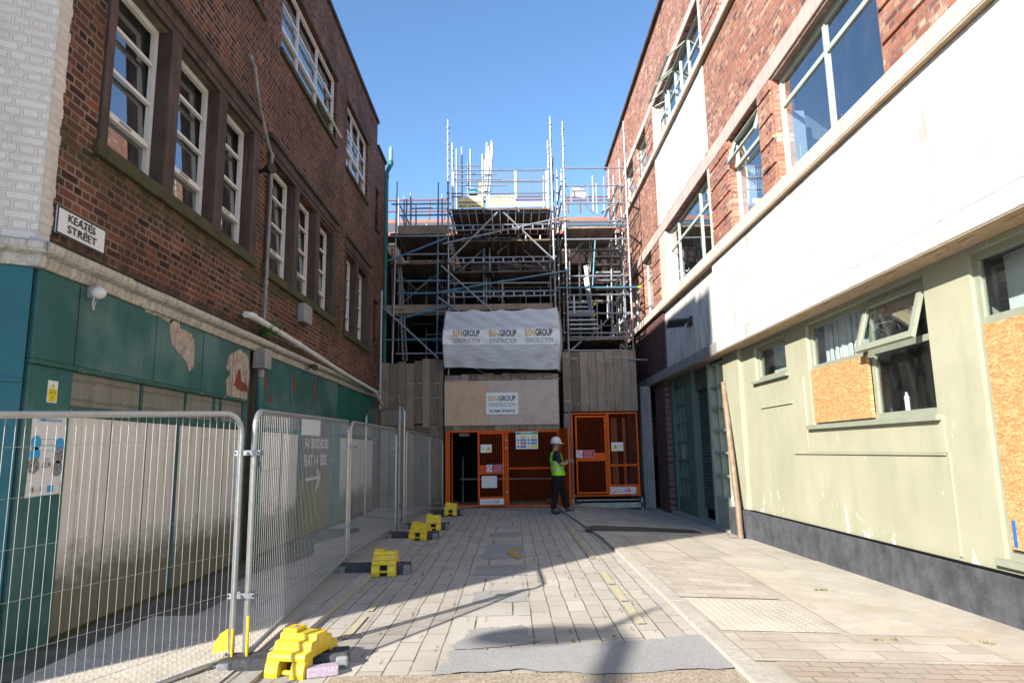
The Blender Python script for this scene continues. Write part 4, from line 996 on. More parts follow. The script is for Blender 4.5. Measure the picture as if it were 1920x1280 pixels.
while z<2.72: mb.add([(XG+.16,14.2,z),(XG+.16,15.5,z),(XG+.13,15.5,z+.035),(XG+.13,14.2,z+.035),(XG+.16,14.2,z+.07),(XG+.16,15.5,z+.07)],[(0,1,2,3),(3,2,5,4)]); z+=.07
mb.box(XG+.08,XG+.2,14.2,15.5,2.72,3.17); mb.build('roller_shutter','shutter',RB)
mb=MB(); mb.box(XG-.02,XG+.2,15.5,16.1,-.35,3.172); mb.box(XG-.04,XG+.2,17.25,17.54,-.35,3.172); mb.box(XG-.0,XG+.2,16.1,17.25,-.35,.22); mb.box(XG-.01,XG+.2,16.1,17.25,2.95,3.172); mb.build('screen_frame','sage_dark',RB,bevel=.006)
lattice(16.12,17.22,.25,2.93,3,6,'sage_dark',XG-.0)
mb=MB(); mb.box(XG+.05,XG+.1,16.52,16.82,1.18,1.55); mb.build('bare_patch','render_white',RB)
mb=MB(); mb.box(XG-.16,XG+.2,13.0,17.5,-.5,zwall(15)+.10); mb.build('door_step','concrete_grey',RB,bevel=.02)
mb=MB(); mb.box(XR-.28,XR+.02,19.0,19.3,-.5,3.172); mb.build('concrete_pillar','concrete_grey',RB,bevel=.012)
mb=MB(); mb.box(XG+.1,XG+.14,19.3,20.6,1.2,2.3); mb.build('boarded_panel','osb',RB)
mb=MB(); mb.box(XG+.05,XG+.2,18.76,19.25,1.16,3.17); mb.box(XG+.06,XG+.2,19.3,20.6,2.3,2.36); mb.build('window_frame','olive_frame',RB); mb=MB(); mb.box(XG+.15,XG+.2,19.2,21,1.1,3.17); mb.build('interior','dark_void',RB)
# things on the right side
p=atX(1295,602,XR-.0); t=thing('floodlight',(XR,p[1],p[2]),'flat black floodlight angled out from the shaded white band on the right','lamp')
mb=MB(); mb.obox((-.50,-.15,.02),(.38,0,.03),(0,.30,-.10),(.01,0,-.045)); mb.build('lamp_head','black_plastic',t,bevel=.008)
mb=MB(); mb.obox((-.47,-.12,-.005-.022),(.31,0,.025),(0,.24,-.08),(0,0,-.004)); mb.build('lens','led_lens',t)
mb=MB(); mb.box(-.16,.02,-.03,.03,-.03,.06); mb.tube((-.06,0,-.02),(-.06,0,-.14),.03,8); mb.box(-.02,.03,-.06,.06,-.10,.10); mb.build('bracket','black_plastic',t)
pb=atZ(1388,1010,-.10); pt=Vector((XG-.08,12.75,2.62)); pb=Vector((pb[0],pb[1],pr_z(pb[0],pb[1])))
pb=Vector((XR+.02,12.05,-.12)); pt=Vector((XG-.10,12.88,2.66))
t=thing('timber_pole',tuple(pb),'weathered brown timber pole leaning against the pale green pier','pole')
mb=MB(); mb.path([Vector((0,0,0))+(pt-pb)*k/6+Vector((random.uniform(-.008,.008),0,0)) for k in range(7)],.050,14); mb.build('pole_shaft','bollard_brown',t,smooth=False)
# ============================================================ END OF THE STREET
YB=22.2
BB=thing('brick_building',(0,0,0),'dark disused brick building with a slate roof behind the scaffolding','building')
mb=MB()
def front_wall(mb,Y,x0,x1,z0,z1,holes,dep=.35):
    xs=sorted({x0,x1}|{h[0] for h in holes}|{h[1] for h in holes}); zs=sorted({z0,z1}|{h[2] for h in holes}|{h[3] for h in holes})
    for a_,b_ in zip(xs,xs[1:]):
        for c_,d_ in zip(zs,zs[1:]):
            if any(h[0]<(a_+b_)/2<h[1] and h[2]<(c_+d_)/2<h[3] for h in holes): continue
            mb.quad((a_,Y,c_),(b_,Y,c_),(b_,Y,d_),(a_,Y,d_))
    for (a_,b_,c_,d_) in holes:
        mb.quad((a_,Y,c_),(a_,Y,d_),(a_,Y+dep,d_),(a_,Y+dep,c_)); mb.quad((b_,Y,c_),(b_,Y+dep,c_),(b_,Y+dep,d_),(b_,Y,d_)); mb.quad((a_,Y,c_),(a_,Y+dep,c_),(b_,Y+dep,c_),(b_,Y,c_)); mb.quad((a_,Y,d_),(b_,Y,d_),(b_,Y+dep,d_),(a_,Y+dep,d_))
hs=[(-3.6,-2.4,4.6,6.2),(-1.6,-.1,4.4,6.6),(.4,1.5,4.4,6.6),(2.2,3.4,4.4,6.4),(-1.6,-.1,7.1,8.2),(.4,1.5,7.1,8.2),(-1.9,1.4,-.3,2.6),(2.0,3.6,-.3,2.6)]
front_wall(mb,YB,-6,6.2,-.5,8.75,hs); mb.box(-3.95,-3.62,18.9,YB,-.5,7.4)
mb.build('wall','brick_back',BB)
mb=MB(); mb.box(-6,6.2,YB+.36,YB+.4,-.5,8.7); mb.build('interior','dark_void',BB)
mb=MB(); 
for k in range(10):
    y0=YB-.25+k*.3; z0=8.72+k*.14; mb.obox((-6,y0,z0),(12.2,0,0),(0,.36,.17),(0,0,.025))
mb.build('roof','slate',BB)
mb=MB(); mb.box(-6,6.2,YB+2.8,YB+3.0,10.1,10.28); mb.box(-6,6.2,YB-.3,YB-.18,8.62,8.76); mb.build('roof_ridge','ridge_red',BB)
# ---------------- plank hoardings
def planks(mb,x0,x1,z0,z1,Y,w_=.225,jag=.04,zb=0.):
    x=x0
    while x<x1-.03:
        w2=min(w_*random.uniform(.94,1.05),x1-x); mb.t=random.uniform(.50,1.15); dy=random.uniform(-.006,.006)
        mb.box(x+.004,x+w2-.004,Y+dy,Y+dy+.038,z0+random.uniform(-zb,zb),z1+random.uniform(-jag,jag)); x+=w2
    mb.t=1.
def strap(mb,x0,x1,z,Y,w_=.225):
    x=x0
    while x<x1-.1:
        if random.random()<.7: dz=random.choice((0,0,.01,-.02,.05)); mb.box(x+.02,x+w_-.02,Y-.012,Y-.008,z+dz-.012,z+dz+.012)
        x+=w_
def bolts(mb,x0,x1,z,Y,w_=.225):
    x=x0
    while x<x1: mb.box(x-.014,x+.014,Y-.03,Y-.01,z-.014+random.uniform(-.02,.02),z+.02); x+=w_
H=18.45
HL=thing('plank_hoarding',(0,0,0),'tall hoarding of weathered upright scaffold boards at the left of the gate','hoarding')
mb=MB(); planks(mb,-3.55,-1.84,2.15,3.88,H,jag=.12,zb=.08); planks(mb,-3.55,-1.84,-.1,2.2,H+.05,jag=.06); mb.build('boards','plank_grey',HL,bevel=.003)
mb=MB(); strap(mb,-3.4,-1.9,2.9,H); bolts(mb,-3.3,-1.9,3.2,H); bolts(mb,-3.3,-1.9,2.6,H); strap(mb,-2.8,-1.9,3.3,H); mb.build('fixing','galv',HL)
HC=thing('plank_hoarding',(0,0,0),'low row of upright scaffold boards above and below the plywood panel over the gate','hoarding')
mb=MB(); planks(mb,-1.80,1.30,1.98,2.16,H-.12,jag=.004); planks(mb,-1.80,1.30,2.16,3.52,H-.1,jag=.03); mb.build('boards','plank_grey',HC,bevel=.003)
mb=MB(); strap(mb,-1.8,1.3,3.36,H-.1); bolts(mb,-1.7,1.3,3.42,H-.1); mb.build('fixing','galv',HC)
HR=thing('plank_hoarding',(0,0,0),'tall hoarding of weathered upright scaffold boards over the raised orange gate','hoarding')
mb=MB(); planks(mb,1.42,3.44,2.46,4.10,H-.02,w_=.232,jag=.015); planks(mb,1.42,1.66,-.1,2.46,H+.02); mb.build('boards','plank_grey',HR,bevel=.003)
mb=MB(); strap(mb,1.42,3.4,3.93,H-.02); bolts(mb,1.6,3.4,3.83,H-.02); strap(mb,1.42,3.4,2.75,H-.02); bolts(mb,1.6,3.4,2.68,H-.02); mb.tube((3.2,H-.05,3.86),(3.75,H-.05,3.84),.02); mb.build('fixing','galv',HR)
PY=thing('plywood_sheet',(0,H-.15,0),'two tone plywood panel, tan on the left and pinkish on the right, above the gate','panel')
mb=MB(); mb.box(-1.80,-.60,0,.022,2.13,3.33); mb.build('sheet','ply_tan',PY); mb=MB(); mb.box(-.595,1.27,.002,.022,2.13,3.33); mb.build('sheet','ply_pink',PY)
def logo(items_parent,o,W_,Hh,ex=(1,0,0),ez=(0,0,1),en=(0,-.003,0),phone=None,c=(0,0)):
    u,v=c
    it=[('BSN',u-W_*.32,v+Hh*.22,Hh*.50,-W_*.34,.03,'ink_gold'),('GROUP',u+W_*.185,v+Hh*.22,Hh*.50,-W_*.62,.04,'ink_navy'),('CONSTRUCTION',u,v-Hh*.40,Hh*.38,-W_*.98,0,'ink_grey')]
    if phone: it.append((phone,u,v-Hh*1.02,Hh*.26,-W_*.92,.04,'ink_navy'))
    return lettering(it,items_parent,o,ex,ez,en)
p0,p1=atY(911,736,H-.17),atY(972,776,H-.17)
t=thing('company_sign',(p0[0],H-.158,p1[2]),'white BSNGROUP CONSTRUCTION sign with a phone number on the plywood panel','sign')
W_,H_=p1[0]-p0[0],p0[2]-p1[2]
mb=MB(); mb.box(0,W_,-.006,0,0,H_); mb.build('plate','sign_white',t)
logo(t,(W_/2,-.007,H_*.62),W_*.86,H_*.46,phone='01384 376910')
# ---------------- banner
def bn(px,py,Y=18.12): return atY(px,py,Y)
tl,tr_,bl,br=bn(836,583),bn(1043,577),bn(833,690),bn(1046,692)
t=thing('banner',(0,18.1,0),'wrinkled white translucent sheeting banner printed with three BSNGROUP CONSTRUCTION logos','banner')
mb=MB(); nx,nz=64,36; vs=[]
def bsurf(u,v):
    top=tl*(1-u)+tr_*u; bot=bl*(1-u)+br*u; p=top*(1-v)+bot*v
    side=math.sin(math.pi*v)*.05
    p=p.copy(); p[0]+=(-side*(1-u)**3+side*u**3*1.3)
    off=.09*math.sin(math.pi*v)**.8+.018*math.sin(7*u+4*v)+.010*math.sin(17*v+3*u)+.02*math.sin(23*u*(.6+v)+2)*v +.014*abs(math.sin(5*u+9*v+1))*v+.014*abs(math.sin(11*u-7*v))*(.3+v)+.02*math.sin(31*(u-v))*(1-v)*.5
    p[1]-=off+.02; p[2]+=.02*math.sin(9*u)*(1-v)*.5+(.010*math.sin(13*u)+.014*math.sin(5*u+1))*v**4-.05*(1-v)**6*abs(math.sin(4*math.pi*u))
    return Vector(p)
def wrap(u,v):
    if u<0: q=bsurf(0,v); return q+Vector((u*.2,-u*6.5,0))
    if u>1: q=bsurf(1,v); return q+Vector(((u-1)*1.2,(u-1)*6.5,0))
    return bsurf(u,v)
us=[-.12,-.06]+[i/nx for i in range(nx+1)]+[1.06,1.12]
for j in range(nz+1):
    for u in us: vs.append(wrap(u,j/nz)-Vector((0,18.1,0)))
m=len(us); mb.add(vs,[(j*m+i,j*m+i+1,(j+1)*m+i+1,(j+1)*m+i) for j in range(nz) for i in range(m-1)])
mb.build('sheeting','tarp',t,smooth=False,fixn=False)
for pl in t.children[0].data.polygons: pl.use_smooth=True
# white printed strip following the sheet, with the three logos on it
mb=MB(); vs=[]
for j in range(9):
    for i in range(nx+1): vs.append(bsurf(i/nx,.355+.25*j/8+ (0.0))-Vector((0,18.1+.006,0)))
m=nx+1; mb.add(vs,[(j*m+i,j*m+i+1,(j+1)*m+i+1,(j+1)*m+i) for j in range(8) for i in range(nx)])
mb.build('printed_strip','sign_white',t,fixn=False)
def banner_logo(u0,name='lettering'):
    W2=.22*3.02*.9
    its=[('BSN',-.235,.085,.165,-.25,.03,'ink_gold'),('GROUP',.13,.085,.165,-.44,.04,'ink_navy'),('CONSTRUCTION',0,-.105,.12,-.70,0,'ink_grey')]
    for v in [v for o in lettering(its,t,ORG,(1,0,0),(0,0,1),(0,0,0)) for v in o.data.vertices]:
        u=u0+v.co.x/3.02; vv=.475-v.co.z/1.55
        q=bsurf(u,vv); v.co=(q.x,q.y-18.1-.014,q.z)
for u0 in (.20,.516,.825): banner_logo(u0)
# ---------------- scaffolding
GALV,BLUE,DULL,RUST='galv','blue_tube','galv_dull','rust_tube'
def tower(label): 
    return thing('scaffold_tower',(0,0,0),label,'scaffolding','scaffold towers across the end of the street')
def rod(T,name,x1,y1,x2,y2,Y=18.62,mat=GALV,r=.026,Y2=None,collar=0,taper=0):
    a_=Vector(atY(x1,y1,Y)); b_=Vector(atY(x2,y2,Y if Y2 is None else Y2)); mb=MB()
    if taper: mb.tube(a_,a_.lerp(b_,taper),r*.7,8); mb.tube(a_.lerp(b_,taper),b_,r,8)
    else: mb.tube(a_,b_,r,8)
    if collar:
        L=(b_-a_).length; k=.25
        while k<L:
            q=a_.lerp(b_,k/L); d=(b_-a_)/L*.018; mb.tube(q-d,q+d,r*1.75,8); q=a_.lerp(b_,min(1,(k+.17)/L)); mb.tube(q-d,q+d,r*1.6,8); k+=.5
    return mb.build(name,mat,T)
def beam(T,x1,x2,yt,yb,Y=18.66,mat=GALV,step=.285,name='ladder_beam'):
    a_,b_=Vector(atY(x1,yt,Y)),Vector(atY(x2,yt,Y)); c_=Vector(atY(x1,yb,Y)); h=a_.z-c_.z; b_.z=a_.z
    mb=MB(); mb.tube(a_,b_,.022,8); dn=Vector((0,0,h)); mb.tube(a_-dn,b_-dn,.022,8)
    L=b_.x-a_.x; x=.12
    while x<L: q=Vector((a_.x+x,Y,a_.z)); mb.box(q.x-.02,q.x+.02,Y-.012,Y+.012,q.z-h+.02,q.z-.02); x+=step
    return mb.build(name,mat,T)
def deck(T,x1,x2,Z,y0=18.7,y1=21.4,mat='plank_deck',name='deck'):
    mb=MB(); x=x1
    while x<x2-.05:
        w_=min(.23,x2-x); mb.t=random.uniform(.6,1.2); mb.box(x+.006,x+w_-.006,y0+random.uniform(-.02,.02),y1,Z,Z+.045); x+=w_
    return mb.build(name,mat,T)
def zpx(x,y,Y): return atY(x,y,Y)[2]
def transoms(T,xs,zs,y0=18.62,y1=21.3,mat=DULL):
    for x in xs:
        for z in zs: mb=MB(); mb.tube((x,y0-.1,z),(x,y1,z),.024,6); mb.build('transom',mat,T)
# ---- left tower
TL=tower('dark shaded scaffold bay on the left against the brick corner')
rod(TL,'standard',745,341,735,700,mat=DULL,taper=.1); rod(TL,'standard',822,342,819,680,mat=BLUE,taper=.1); rod(TL,'standard',763,374,761,442,Y=18.9,mat=DULL)
for (x,yt,yb) in ((758,368,440),(770,361,424),(780,384,424),(829,364,424)): rod(TL,'standard',x,yt,x,yb,Y=19.9,mat=GALV,taper=.15)
for (x,yt,yb,Y) in ((748,372,660,21.0),(766,470,575,20.8),(772,372,412,21.6),(806,378,412,21.6),(834,372,412,21.6),(830,470,600,20.9),(800,420,700,21.2)): rod(TL,'standard',x,yt,x-1,yb,Y=Y,mat=RUST if 370<yt<379 and yb<420 else DULL,r=.024)
for (y,x1,x2,mat,Y) in ((383,734,846,DULL,18.55),(376,722,842,RUST,21.6),(391,768,842,BLUE,20.2),(397,722,846,RUST,21.6),(404,748,842,BLUE,18.9),(443,728,846,DULL,18.55),(462,750,860,DULL,20.5),(477,760,848,DULL,18.7),(497,762,830,DULL,20.8),(510,745,845,DULL,20.6),(527,744,848,BLUE,18.6),(550,744,842,BLUE,18.6),(590,735,838,DULL,18.8),(637,722,838,BLUE,18.6),(663,742,835,DULL,18.6),(608,750,838,DULL,20.8)): rod(TL,'ledger',x1,y,x2,y-1,Y=Y,mat=mat)
rod(TL,'brace',727,489,838,446,Y=18.48,mat=BLUE); rod(TL,'brace',736,602,846,571,Y=18.48,mat=BLUE); rod(TL,'brace',717,575,822,672,Y=18.40,mat=GALV); rod(TL,'brace',819,509,758,566,Y=20.2,mat=DULL); rod(TL,'brace',750,386,770,424,Y=19.2,mat=DULL); rod(TL,'brace',753,404,768,440,Y=20.4,mat=DULL)
rod(TL,'brace',742,520,768,560,Y=19.9,mat=BLUE)
z4=zpx(780,428,18.6)
for k,z in enumerate((zpx(780,437,18.6),zpx(780,493,18.6),zpx(780,580,18.6))): deck(TL,-3.4,-1.80,z)
transoms(TL,(-3.15,-2.0),[zpx(780,y,18.6) for y in (443,527,590)])
mb=MB(); 
def toe(T,x1,x2,yt,yb,Y=18.58,mat='plank_grey'):
    a_=atY(x1,yt,Y); b_=atY(x2,yb,Y); mb=MB(); mb.t=random.uniform(.7,.95); mb.box(a_[0],b_[0],Y,Y+.038,b_[2],a_[2]); return mb.build('toe_board',mat,T,bevel=.004)
toe(TL,746,838,423,438); toe(TL,724,838,572,586,Y=18.7)
# ladder
t=thing('ladder',(0,0,0),'pale aluminium ladder standing steeply inside the left scaffold bay','ladder')
mb=MB()
for dx in (0,7): mb.tube(atY(746+dx*.6,482,18.95),atY(756+dx,676,18.75),.028,6)
for k in range(22):
    f=k/21; q=Vector(atY(746+(756-746)*f,482+(676-482)*f,18.95-.2*f)); q2=Vector(atY(750.5+(763-750.5)*f,482+(676-482)*f,18.95-.2*f)); mb.tube(q,q2,.012,5)
mb.build('rails','galv',t)
# ---- centre loading bay
TC=tower('central scaffold loading bay rising above the banner with signs on its top guard rail')
rod(TC,'standard',840,225,841,592,Y=18.55,collar=1,taper=.06); rod(TC,'standard',1031,218,1042,590,Y=18.55,collar=1,taper=.06)
rod(TC,'standard',848,268,852,592,Y=20.0,collar=1); rod(TC,'standard',1027,264,1033,590,Y=20.0,collar=1)
rod(TC,'standard',856,280,857,400,Y=21.2); rod(TC,'standard',866,276,867,400,Y=21.4); rod(TC,'standard',882,280,883,380,Y=21.4); rod(TC,'standard',878,305,878,380,Y=20.6); rod(TC,'standard',1019,330,1020,400,Y=21.5)
for x,yt,yb,mat,Y in ((907,466,578,BLUE,19.4),(918,430,560,DULL,19.8),(942,525,580,DULL,19.2),(870,430,575,DULL,21),(912,520,590,DULL,19.6),(986,430,575,DULL,21.2),(1013,420,575,DULL,21)): rod(TC,'standard',x,yt,x,yb,Y=Y,mat=mat,r=.024)
beam(TC,842,1035,393.5,400.5); beam(TC,842,1036,423,432); beam(TC,846,1037,456,464,Y=20.0,mat=DULL); beam(TC,842,1038,484,493); beam(TC,848,1037,513,522,Y=20.0,mat=DULL); beam(TC,842,1040,548,557)
beam(TC,853,1034,470,476,Y=21.0,mat=DULL); beam(TC,853,1034,535,541,Y=21.0,mat=DULL)
for (y,x1,x2,mat,Y) in ((477,842,1032,DULL,20.8),(497,850,1032,RUST,21.5),(503,850,1032,DULL,21.5),(531,842,1034,DULL,19.2),(546,842,1036,BLUE,18.9),(440,850,1032,DULL,20.6)): rod(TC,'ledger',x1,y,x2,y-1,Y=Y,mat=mat)
rod(TC,'brace',933,398,840,491,Y=18.5); rod(TC,'brace',944,398,1037,486,Y=18.5); rod(TC,'brace',830,457,1062,406,Y=18.42); rod(TC,'brace',820,548,1070,506,Y=18.42,mat=BLUE)
rod(TC,'brace',827,498,1048,695,Y=18.36); rod(TC,'brace',821,557,900,612,Y=18.45); rod(TC,'brace',931,443,858,513,Y=20.1,mat=DULL); rod(TC,'brace',955,443,1027,510,Y=20.1,mat=DULL)
zt=zpx(940,397,18.6)
deck(TC,-1.62,1.22,zt,18.45,20.8,mat='plank_deck')
for y in (440,500,566): deck(TC,-1.62,1.22,zpx(940,y,18.6),19.2,21.6)
transoms(TC,(-1.66,-.7,.3,1.26),[zt-.05]+[zpx(940,y,18.6) for y in (432,493,557)],18.5)
toe(TC,842,1037,571,579,Y=18.6)
rod(TC,'standard',841,690,841,702,Y=18.4,mat=DULL); rod(TC,'brace',891,690,912,702,Y=18.6,mat=BLUE)
# top guard rails and mesh gate panels
for (y,x1,x2,Y) in ((311,858,905,20.0),(320,846,1028,18.6),(327,850,932,19.4),(337,846,940,18.7),(341,853,1026,18.6),(348,858,950,19.2),(363,846,1026,18.6),(369,846,866,18.5),(338,940,1028,18.65)): rod(TC,'ledger',x1,y,x2,y-1.5 if x2-x1>100 else y,Y=Y,r=.022)
rod(TC,'ledger',966,369,1024,368,Y=21.6,mat=RUST,r=.022); rod(TC,'ledger',966,375,1024,374.5,Y=21.6,mat=RUST,r=.022)
mb=MB(); a_=atY(925,320,18.63); b_=atY(1026,366,18.63)
for i in range(30): x=a_[0]+(b_[0]-a_[0])*i/29; mb.tube((x,18.63,b_[2]),(x,18.63,a_[2]),.0045,4)
for i in range(6): z=b_[2]+(a_[2]-b_[2])*i/5; mb.tube((a_[0],18.63,z),(b_[0],18.63,z),.003,4)
mb.build('guard_mesh','galv',TC)
mb=MB()
for x in (966,1024,849): q=atY(x,320,18.6); r_=atY(x+1,395,18.6); mb.box(q[0]-.03,q[0]+.03,18.6,18.63,r_[2],q[2])
mb.build('gate_post','board_cream',TC)
def sboard(name,x0,y0,x1,y1,mat,label,its,Y=18.52):
    p,q=atY(x0,y0,Y),atY(x1,y1,Y); t=thing(name,(p[0],Y,q[2]),label,'sign'); W_,H_=q[0]-p[0],p[2]-q[2]
    mb=MB(); mb.box(0,W_,0,.012,0,H_); mb.build('plate',mat,t)
    lettering([(s_,u*W_,v*H_,h*H_,xs,b_,m_) for (s_,u,v,h,xs,b_,m_) in its],t,(0,-.001,0),(1,0,0),(0,0,1),(0,-.002,0)); return t,W_,H_
sboard('attention_sign',911,367,967,388,'board_cream','cream sign reading ATTENTION fixed to the middle of the top guard rail',[('ATTENTION!',.55,.80,.24,1.0,.03,'ink_black'),('LOADING BAY',.50,.50,.17,1.0,0,'ink_gold'),('DO NOT STACK ABOVE BARRIER',.5,.28,.11,.9,0,'ink_gold'),('HEIGHT',.5,.1,.1,.9,0,'ink_gold')])
t_,W_,H_=sboard('load_sign',857,368,906,389,'board_cream','cream and yellow load sign reading MAX 25 kN on the left of the top rail',[('MAX. 25 kN m2',.5,.13,.20,.95,.03,'ink_black')])
mb=MB(); mb.box(.0,W_,-.001,.0,0,.26*H_); mb.build('yellow_band','board_yellow',t_); mb=MB()
for i in range(14): mb.box(W_*(.04+.066*i),W_*(.04+.066*i+.045),-.003,-.001,H_*.36,H_*.52)
mb.build('hazard_strip','ink_black',t_)
sboard('load_sign',967,378.5,1021,386.5,'board_cream','narrow cream load sign reading MAX 7.5 tonnes on the right of the top rail',[('MAX 7.5 Tonnes',.5,.5,.42,1.3,0,'board_yellow')])
# stored ladders and bits on the top lift
t=thing('ladder',(0,0,0),'bundle of aluminium ladders poking up above the top of the scaffold','ladder')
mb=MB()
for (x1,y1,x2,y2) in ((913,268,908,372),(916,275,912,372),(922,264,912,360),(924,268,917,372),(905,290,905,390),(909,300,909,380)): mb.tube(atY(x1,y1,19.6),atY(x2,y2,19.4),.032,6)
for k in range(8): mb.tube(atY(914-k*.5,275+k*10,19.6),atY(924-k*1.2,272+k*10,19.6),.014,5)
mb.build('rails','galv',t)
t=thing('cloth_bundle',tuple(atY(886,362,19.0)),'pale blue sheet bundled on the top deck','sheet'); mb=MB()
mb.prism([(-.10,0),(.11,0),(.14,.10),(.03,.19),(-.10,.14)],ORG,(1,0,0),(0,0,1),(0,1,0),.3); mb.build('folds','cloth_teal',t,bevel=.03)
t=thing('yellow_post',tuple(atY(900,366,18.9)),'slim yellow post standing on the top deck','post'); mb=MB(); mb.box(-.03,.03,0,.06,-.02,.42); mb.box(-.045,.045,-.01,.07,.38,.44); mb.build('post','board_yellow',t,bevel=.006)
# ---- right stair tower
TR=tower('sunlit scaffold stair tower on the right beside the rendered building')
rod(TR,'standard',1054.5,228,1066.5,660,Y=18.55,collar=1,taper=.04); rod(TR,'standard',1168.5,228,1188,660,Y=18.55,collar=1,taper=.04)
rod(TR,'standard',1044,318,1051,660,Y=20.0,collar=1); rod(TR,'standard',1141,318,1149,620,Y=21.0,collar=1); rod(TR,'standard',1111,330,1113,400,Y=21.2); rod(TR,'standard',1132,332,1133,400,Y=21.4)
for (x,yt,yb,Y,mat) in ((1052,318,400,20.6,GALV),(1119,560,640,19.2,GALV),(1104,450,560,20.4,DULL),(1138,440,600,20.4,GALV),(1146,440,640,19.9,GALV),(1155,440,640,20.8,DULL),(1118,345,400,20.8,GALV),(1087,372,400,21.6,RUST),(1064,372,400,21.6,RUST),(1150,350,420,20,GALV),(1056,420,640,21.2,DULL),(1127,600,660,20.5,DULL)): rod(TR,'standard',x,yt,x+1.5,yb,Y=Y,mat=mat,r=.024)
for (y,x1,x2,mat,Y) in ((316,1056,1172,GALV,18.55),(349,1058,1174,GALV,18.6),(382,1058,1176,GALV,18.6),(415,1060,1178,GALV,18.55),(422,1066,1176,BLUE,18.6),(449,1060,1180,GALV,18.55),(518,1062,1182,GALV,18.55),(539.5,1043,1200,BLUE,18.4),(553,1064,1184,GALV,18.6),(588,1066,1186,GALV,18.6),(624,1066,1190,GALV,18.55),(632,1070,1188,GALV,18.6),(657,1058,1180,DULL,18.6),(472,1060,1170,DULL,20.6),(455,1060,1170,DULL,21.0),(495,1060,1140,DULL,21.2),(505,1060,1130,RUST,21.6),(370,1060,1140,RUST,21.8),(376,1060,1150,RUST,21.8),(565,1060,1150,DULL,20.6),(610,1062,1150,DULL,20.8)): rod(TR,'ledger',x1,y,x2,y-1.2 if y<600 else y,Y=Y,mat=mat)
mb=MB(); q=Vector(atY(1199.5,538,18.4)); mb.tube(q-Vector((.05,0,0)),q+Vector((.02,0,0)),.035,8); mb.build('end_cap','sign_yellow',TR)
def guard(x,yt,yb,w_=.05):
    q,r_=atY(x,yt,18.6),atY(x+1.5,yb,18.6); mb=MB(); mb.box(q[0]-w_/2,q[0]+w_/2,18.59,18.62,r_[2],q[2]); mb.build('guard_post','galv',TR)
for x in (1070,1101,1132,1162): guard(x,350,381)
for x in (1076,1140,1171): guard(x,554,587)
deck(TR,1.58,3.10,zpx(1110,428,18.6),18.6,20.6,mat='plank_grey'); deck(TR,1.62,3.2,zpx(1110,637,18.6),18.6,20.4,mat='plank_grey')
for y in (460,500): deck(TR,1.5,3.0,zpx(1110,y,18.6),20.6,21.8)
transoms(TR,(1.52,3.16),[zpx(1110,y,18.6) for y in (350,382,415,449,518,553,588,624)],18.55,21.2,mat=GALV)
rod(TR,'brace',1100,640,1145,592,Y=19.6); rod(TR,'brace',1070,657,1090,640,Y=18.6); rod(TR,'brace',1135,640,1180,585,Y=20.0,mat=DULL); rod(TR,'brace',1116,451,1111,538,Y=18.9,mat=BLUE,r=.022); rod(TR,'brace',1106,440,1104,510,Y=19.5,mat=DULL,r=.018); rod(TR,'brace',1110,440,1107,510,Y=19.6,mat=DULL,r=.018)
rod(TR,'brace',1098,384,1114,400,Y=19.0); rod(TR,'brace',1128,400,1146,385,Y=19.4)
# outer stretch of scaffold running back along the wall
for k in range(6):
    z=zpx(1170,350+60*k,18.6); mb=MB(); mb.tube((3.3,18.5,z),(3.55,22.0,z),.024,6); mb.build('ledger','galv',TR)
for y in (19.6,20.8,22.0): mb=MB(); mb.tube((3.42,y,4.2),(3.42,y,10.2),.024,6); mb.build('standard','galv',TR)
for k in range(5): z=4.6+k*1.05; mb=MB(); mb.tube((3.42,18.6,z),(3.45,20.8,z+1.0),.022,6); mb.build('brace',DULL,TR)
# tangle of darker tubes deeper in the bays
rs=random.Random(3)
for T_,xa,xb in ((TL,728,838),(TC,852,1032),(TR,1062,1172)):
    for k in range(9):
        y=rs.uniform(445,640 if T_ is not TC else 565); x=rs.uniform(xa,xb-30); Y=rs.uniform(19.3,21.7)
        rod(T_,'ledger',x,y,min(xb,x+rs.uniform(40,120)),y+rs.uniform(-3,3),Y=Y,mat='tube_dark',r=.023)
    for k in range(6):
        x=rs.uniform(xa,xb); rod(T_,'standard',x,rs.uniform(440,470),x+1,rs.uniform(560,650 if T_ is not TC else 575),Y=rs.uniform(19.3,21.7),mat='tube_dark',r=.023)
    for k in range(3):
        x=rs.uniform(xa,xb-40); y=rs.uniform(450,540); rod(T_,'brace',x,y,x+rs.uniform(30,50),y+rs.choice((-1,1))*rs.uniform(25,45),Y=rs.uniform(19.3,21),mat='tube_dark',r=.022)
# ladder-like inner side of the tower
for k in range(12):
    z=4.4+k*.5; mb=MB(); mb.tube((1.34,18.7,z),(1.40,20.4,z),.02,6); mb.build('rung',DULL,TR)
# stairs
t=thing('scaffold_stair',(0,0,0),'steep galvanised stair flight with open treads in the right scaffold tower','stairs')
mb=MB(); 
for k in range(7):
    q=Vector(atY(1066,566+k*9.4,18.9+.0*k)); mb.box(q.x,q.x+.70+k*.015,19.0-k*.10,19.22-k*.10,q.z-.02,q.z+.02)
mb.build('treads','galv',t)
mb=MB()
for (x1,y1,x2,y2) in ((1096,499,1116,622),(1100,498,1110,580),(1096,522,1113,622)): mb.tube(atY(x1,y1,19.0),atY(x2,y2,18.75),.032,8)
mb.build('handrail','galv',t)
mb=MB()
for (x,y) in ((1115,570),(1114,591)): q=Vector(atY(x,y,18.7)); mb.tube(q-Vector((.03,0,0)),q+Vector((.03,0,0)),.04,10)
mb.build('clamp','sign_yellow',t)
t=thing('scaffold_stair',(0,0,0),'upper galvanised stair flight deeper in the right scaffold tower','stairs')
mb=MB()
for k,y in enumerate((466,483,500,516,532,548)): q=Vector(atY(1115,y,20.3)); mb.box(q.x,q.x+.74,20.3-.12*k,20.55-.12*k,q.z-.025,q.z+.025)
